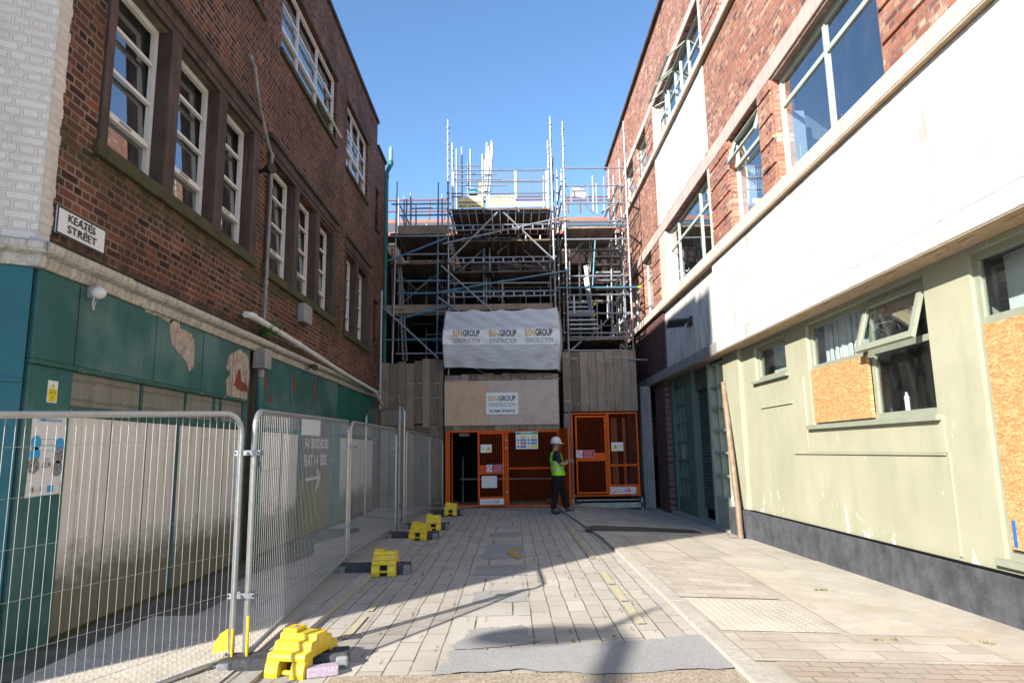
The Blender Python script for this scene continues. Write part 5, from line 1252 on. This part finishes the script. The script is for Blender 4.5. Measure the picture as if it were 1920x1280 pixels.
mb.build('treads','galv_dull',t)
p,q=atY(1073,351,18.75),atY(1098,371,18.75); t=thing('white_sheet',(p[0],18.75,q[2]),'torn white plastic sheet tied to the rail of the right scaffold tower','sheet')
W_,H_=q[0]-p[0],p[2]-q[2]; mb=MB(); mb.prism([(0,H_*.2),(W_*.5,H_*.1),(W_*.95,0),(W_*1.0,H_*.5),(W_*.9,H_*.85),(W_*.6,H_*.8),(W_*.55,H_*.93),(W_*.2,H_*.9),(W_*.05,H_)],ORG,(1,0,0),(0,0,1),(0,1,0),.006); mb.build('sheeting','sheet_white',t)
# ============================================================ ORANGE GATES
GY=18.22
def gx(px,py=880,Y=GY): return atY(px,py,Y)[0]
def gz(py,px=950,Y=GY): return atY(px,py,Y)[2]
def wire(mb,x0,x1,z0,z1,Y,p=.05,r=.002):
    n=int((x1-x0)/p)
    for i in range(1,n): x=x0+(x1-x0)*i/n; mb.tube((x,Y,z0),(x,Y,z1),r,4,cap=False)
    n=int((z1-z0)/p)
    for i in range(1,n): z=z0+(z1-z0)*i/n; mb.tube((x0,Y+.004,z),(x1,Y+.004,z),r,4,cap=False)
def frame(mb,x0,x1,z0,z1,Y,w_=.045,d=.045,bars=()):
    mb.box(x0,x1,Y,Y+d,z1-w_,z1); mb.box(x0,x1,Y,Y+d,z0,z0+w_); mb.box(x0,x0+w_,Y,Y+d,z0+w_,z1-w_); mb.box(x1-w_,x1,Y,Y+d,z0+w_,z1-w_)
    for z,h in bars: mb.box(x0+w_,x1-w_,Y-.002,Y+d-.002,z-h/2,z+h/2)
x0,x1,x2,x3,x4=gx(835),gx(846),gx(896),gx(950),gx(1049)
zt_,zb_=gz(806),gz(949)
G1=thing('site_gate',(0,0,0),'wide orange mesh site gate with a black open doorway on its left','gate','orange mesh site gates')
mb=MB(); frame(mb,x0+.08,x3,zb_,zt_,GY); mb.box(x0,x0+.07,GY,GY+.06,-.02,zt_); frame(mb,x3+.01,x4,zb_-.02,zt_-.02,GY,bars=((gz(878),.04),)); mb.box(x0+.14,x0+.17,GY+.3,GY+.34,-.02,zt_-.05)
mb.build('gate_frame','orange_paint',G1,bevel=.004)
mb=MB(); wire(mb,x3+.05,x4-.04,zb_+.02,zt_-.06,GY+.02); mb.build('wire_mesh','orange_paint',G1,fixn=False)
mb=MB(); frame(mb,x2,x3-.06,zb_+.03,zt_-.05,GY-.03,w_=.05,bars=((gz(880),.24),)); mb.box(x2+.05,x3-.11,GY-.028,GY+.0,zb_+.08,zb_+.26); dr=mb.build('door','orange_paint',G1,bevel=.004)
mb=MB(); wire(mb,x2+.05,x3-.11,zb_+.26,gz(880)-.12,GY-.01); wire(mb,x2+.05,x3-.11,gz(880)+.12,zt_-.1,GY-.01); mb.build('wire_mesh','orange_paint',dr,fixn=False)
mb=MB(); 
for z in (.35,1.5,1.7): mb.box(x3-.03,x3+.03,GY-.02,GY-.002,z,z+.04)
for k in range(12): mb.box(x0+.08,x0+.11,GY-.012,GY-.001,.2+k*.14,.225+k*.14)
mb.build('hinge','galv',G1)
# dark passage behind the gate
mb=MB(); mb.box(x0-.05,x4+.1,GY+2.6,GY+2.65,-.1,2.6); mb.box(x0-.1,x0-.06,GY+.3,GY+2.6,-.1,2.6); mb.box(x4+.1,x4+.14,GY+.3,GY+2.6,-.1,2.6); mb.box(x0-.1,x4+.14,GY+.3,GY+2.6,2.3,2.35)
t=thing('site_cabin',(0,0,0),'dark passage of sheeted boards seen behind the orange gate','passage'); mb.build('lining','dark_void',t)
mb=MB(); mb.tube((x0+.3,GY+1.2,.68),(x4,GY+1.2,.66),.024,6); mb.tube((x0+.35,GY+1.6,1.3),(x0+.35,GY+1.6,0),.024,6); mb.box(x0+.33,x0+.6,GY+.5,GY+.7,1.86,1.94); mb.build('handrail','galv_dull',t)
# raised gate
a0,a1,a2,a3=gx(1073),gx(1139),gx(1145),gx(1199); b0_,b1_=gz(930,1130),gz(773,1130); YR=GY-.03
G2_=thing('site_gate',(0,0,0),'tall orange mesh gate raised on a galvanised steel base at the right','gate','orange mesh site gates')
mb=MB(); frame(mb,a0,a3,b0_,b1_,YR); mb.box(a1,a2,YR-.001,YR+.045,b0_+.045,b1_-.045); mb.box(a2,a3-.045,YR+.002,YR+.04,gz(875)-.03,gz(875)+.03); mb.box(a2,a3-.045,YR+.002,YR+.03,b0_+.045,b0_+.30)
mb.build('gate_frame','orange_paint',G2_,bevel=.004)
mb=MB(); frame(mb,a0+.10,a1-.01,b0_+.07,b1_-.08,YR-.04,w_=.05,bars=((gz(859),.22),)); dr=mb.build('door','orange_paint',G2_,bevel=.004)
mb=MB(); wire(mb,a0+.15,a1-.06,b0_+.12,gz(859)-.11,YR-.02); wire(mb,a0+.15,a1-.06,gz(859)+.11,b1_-.13,YR-.02); mb.build('wire_mesh','orange_paint',dr,fixn=False)
mb=MB(); wire(mb,a2,a3-.045,b0_+.3,b1_-.045,YR+.02); mb.build('wire_mesh','orange_paint',G2_,fixn=False)
mb=MB(); mb.box(a0+.02,a3+.05,YR,YR+.12,-.08,.06); mb.box(a0+.1,a3,YR+.2,YR+.26,.10,.14); mb.box(a0-.02,a0+.04,YR,YR+.3,-.14,.18); mb.box(a3,a3+.06,YR,YR+.3,-.14,.18); mb.build('steel_base','galv_dull',G2_,bevel=.004)
mb=MB(); mb.box(a0+.04,a0+.2,YR-.06,YR,.04,.10); mb.build('handle','black_plastic',G2_)
mb=MB(); mb.tube((a0-.04,YR+.02,.0),(a0-.04,YR+.02,2.5),.024,8)
for k in range(9): mb.tube((a0-.04,YR+.02,.2+k*.27),(a0-.04,YR+.02,.24+k*.27),.045,8)
mb.build('post','galv',G2_)
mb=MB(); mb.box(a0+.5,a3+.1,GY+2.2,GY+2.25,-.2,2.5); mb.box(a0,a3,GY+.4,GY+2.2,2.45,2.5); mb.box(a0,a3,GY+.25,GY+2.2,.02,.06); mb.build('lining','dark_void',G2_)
mb=MB(); mb.box(a2+.15,a2+.32,GY+.7,GY+.74,.2,2.3); mb.box(a2+.45,a2+.53,GY+.6,GY+.64,.2,2.3); mb.build('inner_post','rust_tube',G2_)
# narrow leaf standing open between the two gates
G3=thing('site_gate',(0,0,0),'narrow orange sheet gate leaf standing open beside the worker','gate','orange mesh site gates')
c0=Vector((gx(1052),GY+.05,-.05)); c1=Vector(atY(1069,880,GY-1.0)); c1.z=-.05; d=(c1-c0); hd=Vector((d.x,d.y,0)); n_=hd.cross(UP).normalized()*.035
mb=MB(); mb.obox(c0,hd*.06,n_,UP*2.05); mb.obox(c0+hd*.94,hd*.06,n_,UP*2.05); mb.obox(c0+hd*.06,hd*.88,n_,UP*.05); mb.obox(c0+hd*.06+UP*2.0,hd*.88,n_,UP*.05); mb.build('gate_frame','orange_paint',G3)
mb=MB(); mb.obox(c0+hd*.06+n_*.4+UP*.05,hd*.88,n_*.1,UP*1.95); mb.build('sheet','orange_paint',G3)
def plate(name,x0_,y0_,x1_,y1_,Y,label,mat='sign_white'):
    p,q=atY(x0_,y0_,Y),atY(x1_,y1_,Y); t=thing(name,(p[0],Y,q[2]),label,'sign'); W_,H_=q[0]-p[0],p[2]-q[2]
    mb=MB(); mb.box(0,W_,0,.004,0,H_); mb.build('plate',mat,t); return t,W_,H_
def tri(mb,x,z,s_,Y=-.002,t_=.001): mb.prism([(x-s_/2,z-s_*.42),(x+s_/2,z-s_*.42),(x,z+s_*.45)],(0,Y-t_,0),(1,0,0),(0,0,1),(0,1,0),t_)
def ring(mb,x,z,r,Y=-.002,n=16,t_=.001,inner=0): 
    if inner: 
        for k in range(n):
            a1,a2=2*math.pi*k/n,2*math.pi*(k+1)/n
            mb.quad((x+r*math.cos(a1),Y,z+r*math.sin(a1)),(x+r*math.cos(a2),Y,z+r*math.sin(a2)),(x+inner*math.cos(a2),Y,z+inner*math.sin(a2)),(x+inner*math.cos(a1),Y,z+inner*math.sin(a1)))
    else: mb.prism([(x+r*math.cos(2*math.pi*k/n),z+r*math.sin(2*math.pi*k/n)) for k in range(n)],(0,Y-t_,0),(1,0,0),(0,0,1),(0,1,0),t_)
# site safety board
t,W_,H_=plate('safety_sign',967,809,1009,841,GY-.02,'white SITE SAFETY board with rows of coloured symbols on the orange gate')
mb=MB(); mb.box(.01,W_-.01,-.003,-.001,H_*.84,H_*.97); mb.build('green_header','ink_green',t)
my,mbk,mr=MB(),MB(),MB()
rows=[(.69,'y','y'),(.51,'b','b'),(.33,'r','b'),(.14,'b','y')]
sel={'y':my,'b':mbk,'r':mr}
for z,a_,b_ in rows:
    for k,c in ((0,a_),(1,b_)):
        ux=W_*(.20+.48*k); sel[c].box(ux,ux+W_*.27,-.003,-.001,H_*(z-.06),H_*(z+.06))
        cx=W_*(.11+.46*k)
        if c=='y': tri(my,cx,H_*z,H_*.13)
        elif c=='b': ring(mbk,cx,H_*z,H_*.06)
        else: ring(mr,cx,H_*z,H_*.062,inner=H_*.045)
my.build('yellow_symbols','sign_yellow',t); mbk.build('blue_symbols','ink_blue',t); mr.build('red_symbols','ink_red',t,fixn=False)
its=[('SITE SAFETY',W_*.5,H_*.905,H_*.085,1.1,.03,'sign_white')]
for z,a_,b_ in rows:
    for k,c in ((0,a_),(1,b_)): its.append((('CAUTION','NO ENTRY','HARD HATS','BOOTS')[int(z*5.5)%4],W_*(.335+.48*k),H_*z,H_*.045,.9,0,'ink_black' if c=='y' else 'sign_white'))
lettering(its,t,(0,-.0035,0),(1,0,0),(0,0,1),(0,-.002,0))
t,W_,H_=plate('danger_notice',901,833,922,848,GY-.045,'white notice with a yellow warning triangle high on the left gate door')
mb=MB(); tri(mb,W_*.7,H_*.5,H_*.72); ring(mb,W_*.22,H_*.48,H_*.13); mb.build('yellow_triangle','sign_yellow',t); lettering([('!',W_*.7,H_*.45,H_*.3,1,.04,'ink_black')],t,(0,-.0035,0),(1,0,0),(0,0,1),(0,-.002,0))
t,W_,H_=plate('danger_notice',1146,829,1169,845,GY-.045,'white notice with a yellow warning triangle on the raised right gate')
mb=MB(); tri(mb,W_*.33,H_*.5,H_*.72); ring(mb,W_*.75,H_*.5,H_*.15); mb.build('yellow_triangle','sign_yellow',t); lettering([('!',W_*.33,H_*.45,H_*.3,1,.04,'ink_black')],t,(0,-.0035,0),(1,0,0),(0,0,1),(0,-.002,0))
for (q,lab) in (((912,871,944,884),'red and white prohibition plate on the left gate door'),((1080,844,1115,857),'red and white prohibition plate on the raised right gate door')):
    t,W_,H_=plate('prohibition_sign',*q,GY-.08,lab); mb=MB(); mb.box(W_*.34,W_-.006,-.003,-.001,.006,H_-.006); mb.build('red_field','ink_red',t)
    mb=MB(); ring(mb,W_*.17,H_*.5,H_*.36,inner=H_*.28); mb.obox((W_*.17-H_*.22,-.003,H_*.5+H_*.26),(H_*.44,0,-H_*.52),(0,.001,0),(.012,0,.012)); mb.build('prohibition_ring','ink_red',t,fixn=False)
    lettering([('No unauthorised',W_*.66,H_*.74,H_*.14,.8,0,'sign_white'),('persons allowed',W_*.66,H_*.48,H_*.14,.8,0,'sign_white'),('beyond this point',W_*.66,H_*.22,H_*.14,.8,0,'sign_white')],t,(0,-.0035,0),(1,0,0),(0,0,1),(0,-.002,0))
t,W_,H_=plate('paper_notice',903,892,932,914,GY-.045,'plain white paper behind the mesh low on the left gate door','paper')
t,W_,H_=plate('supplier_plate',900,935,945,945,GY-.036,'white supplier plate with grey and red print along the bottom of the left gate door')
lettering([('SUPPLIED BY',W_*.36,H_*.4,H_*.3,.9,0,'ink_red'),('GR',W_*.72,H_*.5,H_*.5,1,.03,'ink_grey')],t,(0,-.001,0),(1,0,0),(0,0,1),(0,-.002,0))
t,W_,H_=plate('supplier_plate',1144,913,1193,925,YR-.008,'pale supplier plate with grey and red print along the bottom of the raised right gate')
mb=MB(); ring(mb,W_*.10,H_*.5,H_*.38,inner=H_*.30); mb.build('round_mark','ink_red',t,fixn=False)
lettering([('SUPPLIED BY',W_*.36,H_*.33,H_*.26,.9,0,'ink_red'),('BARRIERS',W_*.34,H_*.7,H_*.18,.9,0,'ink_grey'),('GR',W_*.68,H_*.5,H_*.52,1,.03,'ink_red'),('PRODUCTS',W_*.86,H_*.36,H_*.2,.7,0,'ink_red')],t,(0,-.001,0),(1,0,0),(0,0,1),(0,-.002,0))
# ============================================================ MESH FENCE
def fpanel(P,Q,h,label,zP=0,zQ=0,r=.021,mesh=True,pitch=.052):
    P,Q=Vector((*P,zP)),Vector((*Q,zQ)); t=thing('mesh_fence',tuple(P),label,'fence panel','galvanised mesh fence panels'); e=(Q-P); L=Vector((e.x,e.y,0)).length; ex=e/L
    def pt(u,v): return ex*u+UP*v
    mb=MB(); c=.14; arc=[]
    for k in range(7): a1=math.pi/2*k/6; arc.append((c-c*math.cos(a1),h-c+c*math.sin(a1)))
    pts=[pt(0,.02)]+[pt(0,.8)]+[pt(u,v) for u,v in arc]+[pt(L-u,v) for u,v in reversed(arc)]+[pt(L,.8),pt(L,.02)]
    mb.path(pts,r,10); mb.tube(pt(.01,.14),pt(L-.01,.14),r*.9,8); mb.build('frame_tube','fence_steel',t)
    if mesh:
        mb=MB(); n=int(L/pitch)
        for i in range(1,n):
            u=L*i/n; hh=h-(c-math.sqrt(max(0,c*c-(c-min(u,L-u,c))**2))) if min(u,L-u)<c else h
            w_=.004*math.sin(i*1.7); mb.tube(pt(u,.14),pt(u+w_,hh-.01),.0014,4,cap=False)
        for k in range(6): v=.30+k*(h-.42)/5.2; mb.tube(pt(.01,v),pt(L-.01,v+.004*math.sin(k*3)),.0015,4,cap=False)
        mb.build('wire_mesh','fence_steel',t,fixn=False)
    return t
PA=(-1.90,4.93); PB=(-2.09,8.76); PC=(-2.08,12.30); PD=(-2.10,13.35); PE=(-2.02,16.85)
d0=Vector((-.48,-.877)).normalized()*3.45
fpanel((PA[0]-.05,PA[1]-.0),(PA[0]-.05+d0.x,PA[1]+d0.y),1.80,'nearest galvanised mesh fence panel, cut off by the left edge of the picture',-.07,-.22)
fpanel((PA[0]+.035,PA[1]+.03),PB,1.82,'second galvanised mesh fence panel, starting at the big yellow weight',-.07,.02)
fpanel((PB[0]+.01,PB[1]+.06),PC,1.82,'third galvanised mesh fence panel, starting behind the second yellow weight',.02,.03)
fpanel((PD[0]+.02,PD[1]+.15),PE,1.82,'far mesh fence panel running on to the plank hoarding',.03,.03)
fpanel((PE[0]+.01,PE[1]+.05),(-1.84,18.15),1.80,'short last mesh fence panel meeting the orange gate',.03,.0)
fpanel(PD,(-3.05,14.3),2.28,'taller pedestrian gate frame turned across the far end of the fence',.03,.03,r=.024)
t=thing('steel_tube',(PC[0]+.04,PC[1]+.05,0),'tall loose galvanised tube clipped to the end of the third fence panel','post')
mb=MB(); mb.tube((0,0,.0),(.01,0,2.26),.024,10); mb.build('tube','galv',t)
for (P,zz,lab) in ((PA,-.05,'steel fence clips on the nearest pair of posts'),(PB,.02,'steel fence clips on the second pair of posts'),(PC,.02,'steel fence clips on the third pair of posts')):
    t=thing('steel_clip',(P[0],P[1]+.03,zz),lab,'clip','fence clips'); mb=MB()
    for z in (.52,1.50): mb.box(-.09,.09,-.035,-.026,z-.018,z+.018); mb.box(-.09,.09,.026,.035,z-.018,z+.018); mb.tube((.0,-.06,z),(.0,.06,z),.010,6); mb.tube((-.085,-.035,z),(-.085,.035,z),.009,6); mb.tube((.085,-.035,z),(.085,.035,z),.009,6)
    mb.build('clamp','galv',t)
t=thing('post_sleeve',(PA[0]+.02,PA[1],0),'yellow strip and flap at the foot of the nearest fence posts','sleeve'); mb=MB()
mb.tube((-.055,-.028,.0),(-.055,-.028,.26),.011,8); mb.tube((.045,-.020,.0),(.045,-.020,.34),.011,8)
mb.prism([(-.19,.10),(-.18,.17),(-.14,.23),(-.09,.26),(-.085,.12)],(0,-.02,0),(1,0,0),(0,0,1),(0,1,0),.02); mb.build('strip','yellow_plastic',t)
# rubber feet and yellow weights
def rubber_foot(x,y,z,rot,label):
    t=thing('rubber_block',(x,y,z),label,'fence foot','black rubber fence feet'); t.rotation_euler=(0,0,rot)
    mb=MB(); prof=[(-.12,0),(-.12,.09),(-.09,.125),(-.05,.125),(-.04,.112),(.04,.112),(.05,.125),(.09,.125),(.12,.09),(.12,0)]
    mb.prism(prof,(-.42,0,0),(0,1,0),(0,0,1),(1,0,0),.84); mb.build('block','rubber',t,bevel=.012)
    mb=MB()
    for k in (-1,1): mb.box(.34 if k>0 else -.425,.425 if k>0 else -.34,-.125,-.055,0,.11); mb.box(.34 if k>0 else -.425,.425 if k>0 else -.34,.055,.125,0,.11)
    mb.build('end_foot','rubber_pale',t,bevel=.015); return t
def weight(x,y,z,rot,label):
    t=thing('plastic_weight',(x,y,z),label,'fence weight','yellow plastic fence weights'); t.rotation_euler=(0,0,rot); t.scale=(.92,.90,.86)
    top=[(-.25,.145),(-.25,.175),(-.235,.20),(-.16,.205),(-.155,.25),(-.14,.262),(-.085,.265),(-.08,.305),(.08,.305),(.085,.265),(.14,.262),(.155,.25),(.16,.205),(.235,.20),(.25,.175),(.25,.145)]
    mb=MB(); mb.prism(top,(-.15,0,0),(0,1,0),(0,0,1),(1,0,0),.30)
    mb.box(-.135,-.02,-.075,.075,.303,.335)
    for s1 in (-1,1):
        for s2 in (-1,1):
            leg=[(.135,0),(.27,0),(.275,.06),(.26,.12),(.235,.155),(.135,.155)]
            mb.prism([(s1*u,v) for u,v in leg],(s2*.155 if s2>0 else -.155,0,0),(0,1,0),(0,0,1),(-s2,0,0),.105)
        mb.tube((-.06,s1*.21,.055),(.06,s1*.21,.055),.02,10)
    mb.build('body','yellow_plastic',t,bevel=.024)
    mb=MB(); mb.box(-.075,-.045,-.02,.02,.334,.337); mb.build('plug','rubber_pale',t); return t
W1=[(-1.45,4.92,-.03,-.24,'large yellow weight nearest the viewer, in full sun'),(-1.55,8.52,.0,.06,'second yellow weight along the fence, in shade'),(-1.56,11.75,.0,-.12,'third yellow weight, overlapping the one behind it'),(-1.50,13.15,.0,.08,'fourth yellow weight, half hidden behind the third'),(-1.43,16.1,.0,0,'farthest yellow weight beside the orange gate post')]
FL=['nearest rubber foot under the big sunlit yellow weight','rubber foot under the second yellow weight','rubber foot under the third yellow weight','rubber foot under the fourth yellow weight','farthest rubber foot beside the orange gate post']
for (x,y,z,r_,lab),fl in zip(W1,FL):
    rubber_foot(x-.12,y,z,.16 if r_<-.2 else r_*.6,fl); weight(x,y,z+.004,r_,lab)
t=thing('paving_brick',(-1.27,4.74,.0),'loose lilac grey brick wedged under the nearest rubber foot','brick'); t.rotation_euler=(0,0,.35)
mb=MB(); mb.box(-.1,.1,-.05,.05,.002,.062); mb.build('brick_body','lilac_brick',t,bevel=.008)
# ============================================================ PERSON
def skinned(name,chains,mat,parent,sub=2,scale=1.):
    """chains: list of (points, radii, parent_ref) ; first vertex is root"""
    V=[];E=[];Rr=[]
    idx={}
    for pts in chains:
        prev=None
        for (key,p,r) in pts:
            if key in idx: i=idx[key]
            else: i=len(V); V.append(p); Rr.append(r); idx[key]=i
            if prev is not None and (prev,i) not in E: E.append((prev,i))
            prev=i
    me=bpy.data.meshes.new(name); me.from_pydata([tuple(v) for v in V],E,[]); o=bpy.data.objects.new(name,me); COL.objects.link(o)
    sk=o.modifiers.new('s','SKIN'); sk.use_smooth_shade=True
    for i,v in enumerate(me.skin_vertices[0].data):
        r=Rr[i]; v.radius=r if isinstance(r,tuple) else (r,r); v.use_root=(i==0)
    s_=o.modifiers.new('u','SUBSURF'); s_.levels=sub; s_.render_levels=sub
    bpy.context.view_layer.update(); dg=bpy.context.evaluated_depsgraph_get(); m2=bpy.data.meshes.new_from_object(o.evaluated_get(dg)); bpy.data.objects.remove(o)
    m2.name=name; m2.materials.clear(); m2.materials.append(MATS[mat]); 
    for p in m2.polygons: p.use_smooth=True; p.material_index=0
    o=bpy.data.objects.new(name,m2); COL.objects.link(o); o.parent=parent; return o
PYY=16.15
def pp(px,py,dy=0.): 
    q=atY(px,py,PYY); return Vector((q[0]-PX0,dy,q[2]-PZ0))
q=atY(1050,962,PYY); PX0=q[0]; PZ0=-.017
PE_=thing('person',(PX0,PYY,PZ0),'worker in white helmet and yellow vest seen from the side, reaching for the gate','person')
hip=pp(1047,893); chest=pp(1042,860); 
K={'pel':(pp(1047,892),(.10,.12)),'wai':(pp(1045,880),(.095,.11)),'che':(pp(1043,862),(.10,.13)),'upc':(pp(1042,851),(.08,.12)),'nk':(pp(1041,844),.066),'hd0':(pp(1042,838),.07),'hd1':(pp(1043,832),(.088,.078)),'hd2':(pp(1042.5,826),(.085,.075))}
def k_(n,o_=None): return (n,K[n][0] if o_ is None else o_,K[n][1])
def J(n,px,py,dy,r): return (n,pp(px,py,dy),r)
legR=[k_('pel'),J('thR',1044,902,-.10,.085),J('knR',1041,925,-.11,.068),J('caR',1038,938,-.11,.062),J('anR',1036,955,-.11,.034),J('ftR',1041,959.3,-.11,.022),J('toR',1049,960,-.11,.018)]
legL=[k_('pel'),J('thL',1050,903,.10,.08),J('knL',1057,924,.12,.066),J('caL',1060,938,.12,.06),J('anL',1064,955,.12,.034),J('ftL',1069,959,.12,.022),J('toL',1077,960,.12,.018)]
armR=[k_('upc'),J('shR',1042,850,-.16,.062),J('upR',1046,860,-.22,.058),J('elR',1052,871,-.22,.046),J('foR',1059,868.5,-.20,.038),J('wrR',1065,866,-.17,.028)]
armL=[k_('upc'),J('shL',1043,850,.16,.062),J('upL',1048,859,.20,.056),J('elL',1055,867,.20,.044),J('foL',1061,865,.12,.036),J('wrL',1067,862.5,.06,.028)]
spine=[k_('pel'),k_('wai'),k_('che'),k_('upc'),k_('nk'),k_('hd0'),k_('hd1'),k_('hd2')]
body=skinned('body',[spine,legR,legL,armR,armL],'skin',PE_)
def sc_(ch,f): return [(n,p,(tuple(a*f for a in r) if isinstance(r,tuple) else r*f)) for n,p,r in ch]
# hands: palm, four fingers and a thumb each
def hand(wx,wy,dy,nm):
    w_=pp(wx,wy,dy); ch=[]
    pal=w_+Vector((.06,0,.005)); base=[('w',w_,.026),('p',pal,(.02,.034))]
    ch.append(base)
    for i in range(4):
        o_=(i-1.5)*.018; k1=pal+Vector((.035,o_,.004)); k2=k1+Vector((.026,0,-.006-.004*i)); k3=k2+Vector((.008,0,-.022))
        ch.append([('p',pal,(.02,.034)),('a%d'%i,k1,.0095),('b%d'%i,k2,.009),('c%d'%i,k3,.008)])
    ch.append([('p',pal,(.02,.034)),('t1',pal+Vector((.012,-.034,.008)),.011),('t2',pal+Vector((.04,-.045,.0)),.009)])
    o=skinned('hand',ch,'skin',body,1); return o
hand(1065,866,-.17,'r'); hand(1067,862.5,.06,'l')
skinned('trousers',[sc_([('pel',pp(1047,891),(.13,.155)),('wai',pp(1046,884),(.122,.145))],1.02),[('pel',pp(1047,891),(.13,.155)),J('thR',1044,902,-.10,.118),J('knR',1041,925,-.11,.085),J('caR',1038,938,-.11,.075),J('anR',1036.3,954,-.11,.068)],[('pel',pp(1047,891),(.13,.155)),J('thL',1050,903,.10,.112),J('knL',1057,924,.12,.082),J('caL',1060,938,.12,.074),J('anL',1063.7,954,.12,.068)]],'black_cloth',PE_)
skinned('shirt',[[('che',pp(1043,862),(.135,.172)),('wai',pp(1045,880),(.13,.15)),('hem',pp(1047,889),(.132,.158))],[('che',pp(1043,862),(.135,.172)),('upc',pp(1042,850),(.115,.165)),('nk',pp(1041,845.5),.07)],[('upc',pp(1042,850),(.115,.165)),J('shR',1042,849.5,-.17,.088),J('upR',1046,860,-.225,.075),J('slR',1050.5,868,-.225,.066)],[('upc',pp(1042,850),(.115,.165)),J('shL',1043,849.5,.17,.088),J('upL',1048,859,.205,.073),J('slL',1052,864,.205,.064)]],'navy_cloth',PE_)
def boot(ax,ay,tx,dy):
    a_=pp(ax,ay,dy); 
    skinned('boot',[[('a',a_+Vector((0,0,.05)),.062),('h',Vector((a_.x-.005,a_.y,.050)),(.062,.055)),('m',Vector((a_.x+.09,a_.y,.040)),(.055,.056)),('t',Vector((a_.x+.185,a_.y,.032)),(.045,.05))]],'black_plastic',PE_)
boot(1036,956,1052,-.11); boot(1064,956,1080,.12)
# vest: a shell round the torso with grey bands
mb=MB(); sect=[(846.5,1041.5,.075,.14),(850,1042,.135,.185),(858,1042.5,.155,.205),(866,1043.5,.160,.205),(873,1044.5,.160,.195),(880,1045.5,.158,.19),(887,1047,.162,.195),(890.5,1047.5,.164,.197)]
# resample so that the grey bands follow the body
def vs_(t_):
    for i in range(len(sect)-1):
        if sect[i][0]<=t_<=sect[i+1][0]:
            f=(t_-sect[i][0])/(sect[i+1][0]-sect[i][0]); return [sect[i][k]+(sect[i+1][k]-sect[i][k])*f for k in range(4)]
    return sect[-1]
lv=[846.5,848,850,853,856,860,864,867.5,871.2,874,877.6,880.6,884,887,890.5]; n=28; rows=[]
for yv in lv:
    _,cx,rx,ry=vs_(yv); c=pp(cx,yv); rows.append([Vector((c.x+rx*math.cos(2*math.pi*i/n)*(1+.02*math.sin(i*2.3+yv)),ry*math.sin(2*math.pi*i/n),c.z)) for i in range(n)])
vs=[p for r_ in rows for p in r_]; mb.v=[tuple(p) for p in vs]
for j in range(len(lv)-1):
    mid=(lv[j]+lv[j+1])/2
    for i in range(n):
        ang=2*math.pi*(i+.5)/n; side=abs(math.sin(ang))>.80 and mid<863 and mid>847
        if side: continue                                  # arm holes
        grey=(867.5<mid<871.2 ) or (877.6<mid<880.6) 
        mb.f.append([j*n+i,j*n+(i+1)%n,(j+1)*n+(i+1)%n,(j+1)*n+i]); mb.mi.append(1 if grey else 0); mb.tone.append(1.)
o=mb.build('vest',['hivis','reflective'],PE_)
for pl in o.data.polygons: pl.use_smooth=True
# helmet, face features, hair, ear
hc=pp(1042.3,828.6); mb=MB(); n=24; rows=[]
for j in range(8):
    a1=math.pi/2*j/7; rows.append([Vector((hc.x+.128*math.cos(a1)*math.cos(2*math.pi*i/n),.108*math.cos(a1)*math.sin(2*math.pi*i/n),hc.z+.125*math.sin(a1)+(.008 if i%6==0 and j>1 else 0))) for i in range(n)])
vs=[p for r_ in rows for p in r_]; mb.add(vs,[(j*n+i,j*n+(i+1)%n,(j+1)*n+(i+1)%n,(j+1)*n+i) for j in range(7) for i in range(n)])
br=[]; 
for rr,zz in ((1.0,-.004),(1.09,-.022),(1.07,-.030),(.98,-.012)):
    br.append([Vector((hc.x+.128*rr*math.cos(2*math.pi*i/n)+(.045*max(0,math.cos(2*math.pi*i/n))**2 if rr>1 else 0),.108*rr*math.sin(2*math.pi*i/n),hc.z+zz-(.015*max(0,math.cos(2*math.pi*i/n)) if rr>1 else 0))) for i in range(n)])
vs=[p for r_ in br for p in r_]; mb.add(vs,[(j*n+i,j*n+(i+1)%n,(j+1)*n+(i+1)%n,(j+1)*n+i) for j in range(3) for i in range(n)])
o=mb.build('helmet','white_paint',PE_,bevel=0)
for pl in o.data.polygons: pl.use_smooth=True
o.rotation_euler=(0,0,0)
hx=pp(1043,834.5); mb=MB(); mb.tube(hx+Vector((.075,0,.0)),hx+Vector((.110,0,-.022)),.016,8,.012); mb.build('nose','skin',body)
mb=MB(); mb.tube(hx+Vector((-.01,-.075,-.005)),hx+Vector((-.012,-.092,-.005)),.026,10,.02); mb.tube(hx+Vector((-.01,.075,-.005)),hx+Vector((-.012,.092,-.005)),.026,10,.02); mb.build('ear','skin',body)
mb=MB(); 
for s1 in (-1,1): mb.tube(hx+Vector((.072,s1*.03,.008)),hx+Vector((.082,s1*.03,.008)),.010,8)
mb.build('eye','ink_black',body)
mb=MB(); mb.tube(hx+Vector((.070,-.022,-.05)),hx+Vector((.070,.022,-.05)),.008,6); mb.build('mouth','ink_red',body)
mb=MB(); mb.tube(hx+Vector((-.06,0,.03)),hx+Vector((-.055,0,-.035)),.05,12,.045); mb.build('hair','hair',PE_)
mb=MB(); q=pp(1065,866,-.17); mb.tube(q-Vector((.022,0,0)),q+Vector((.004,0,0)),.036,12); mb.build('watch','black_plastic',PE_)
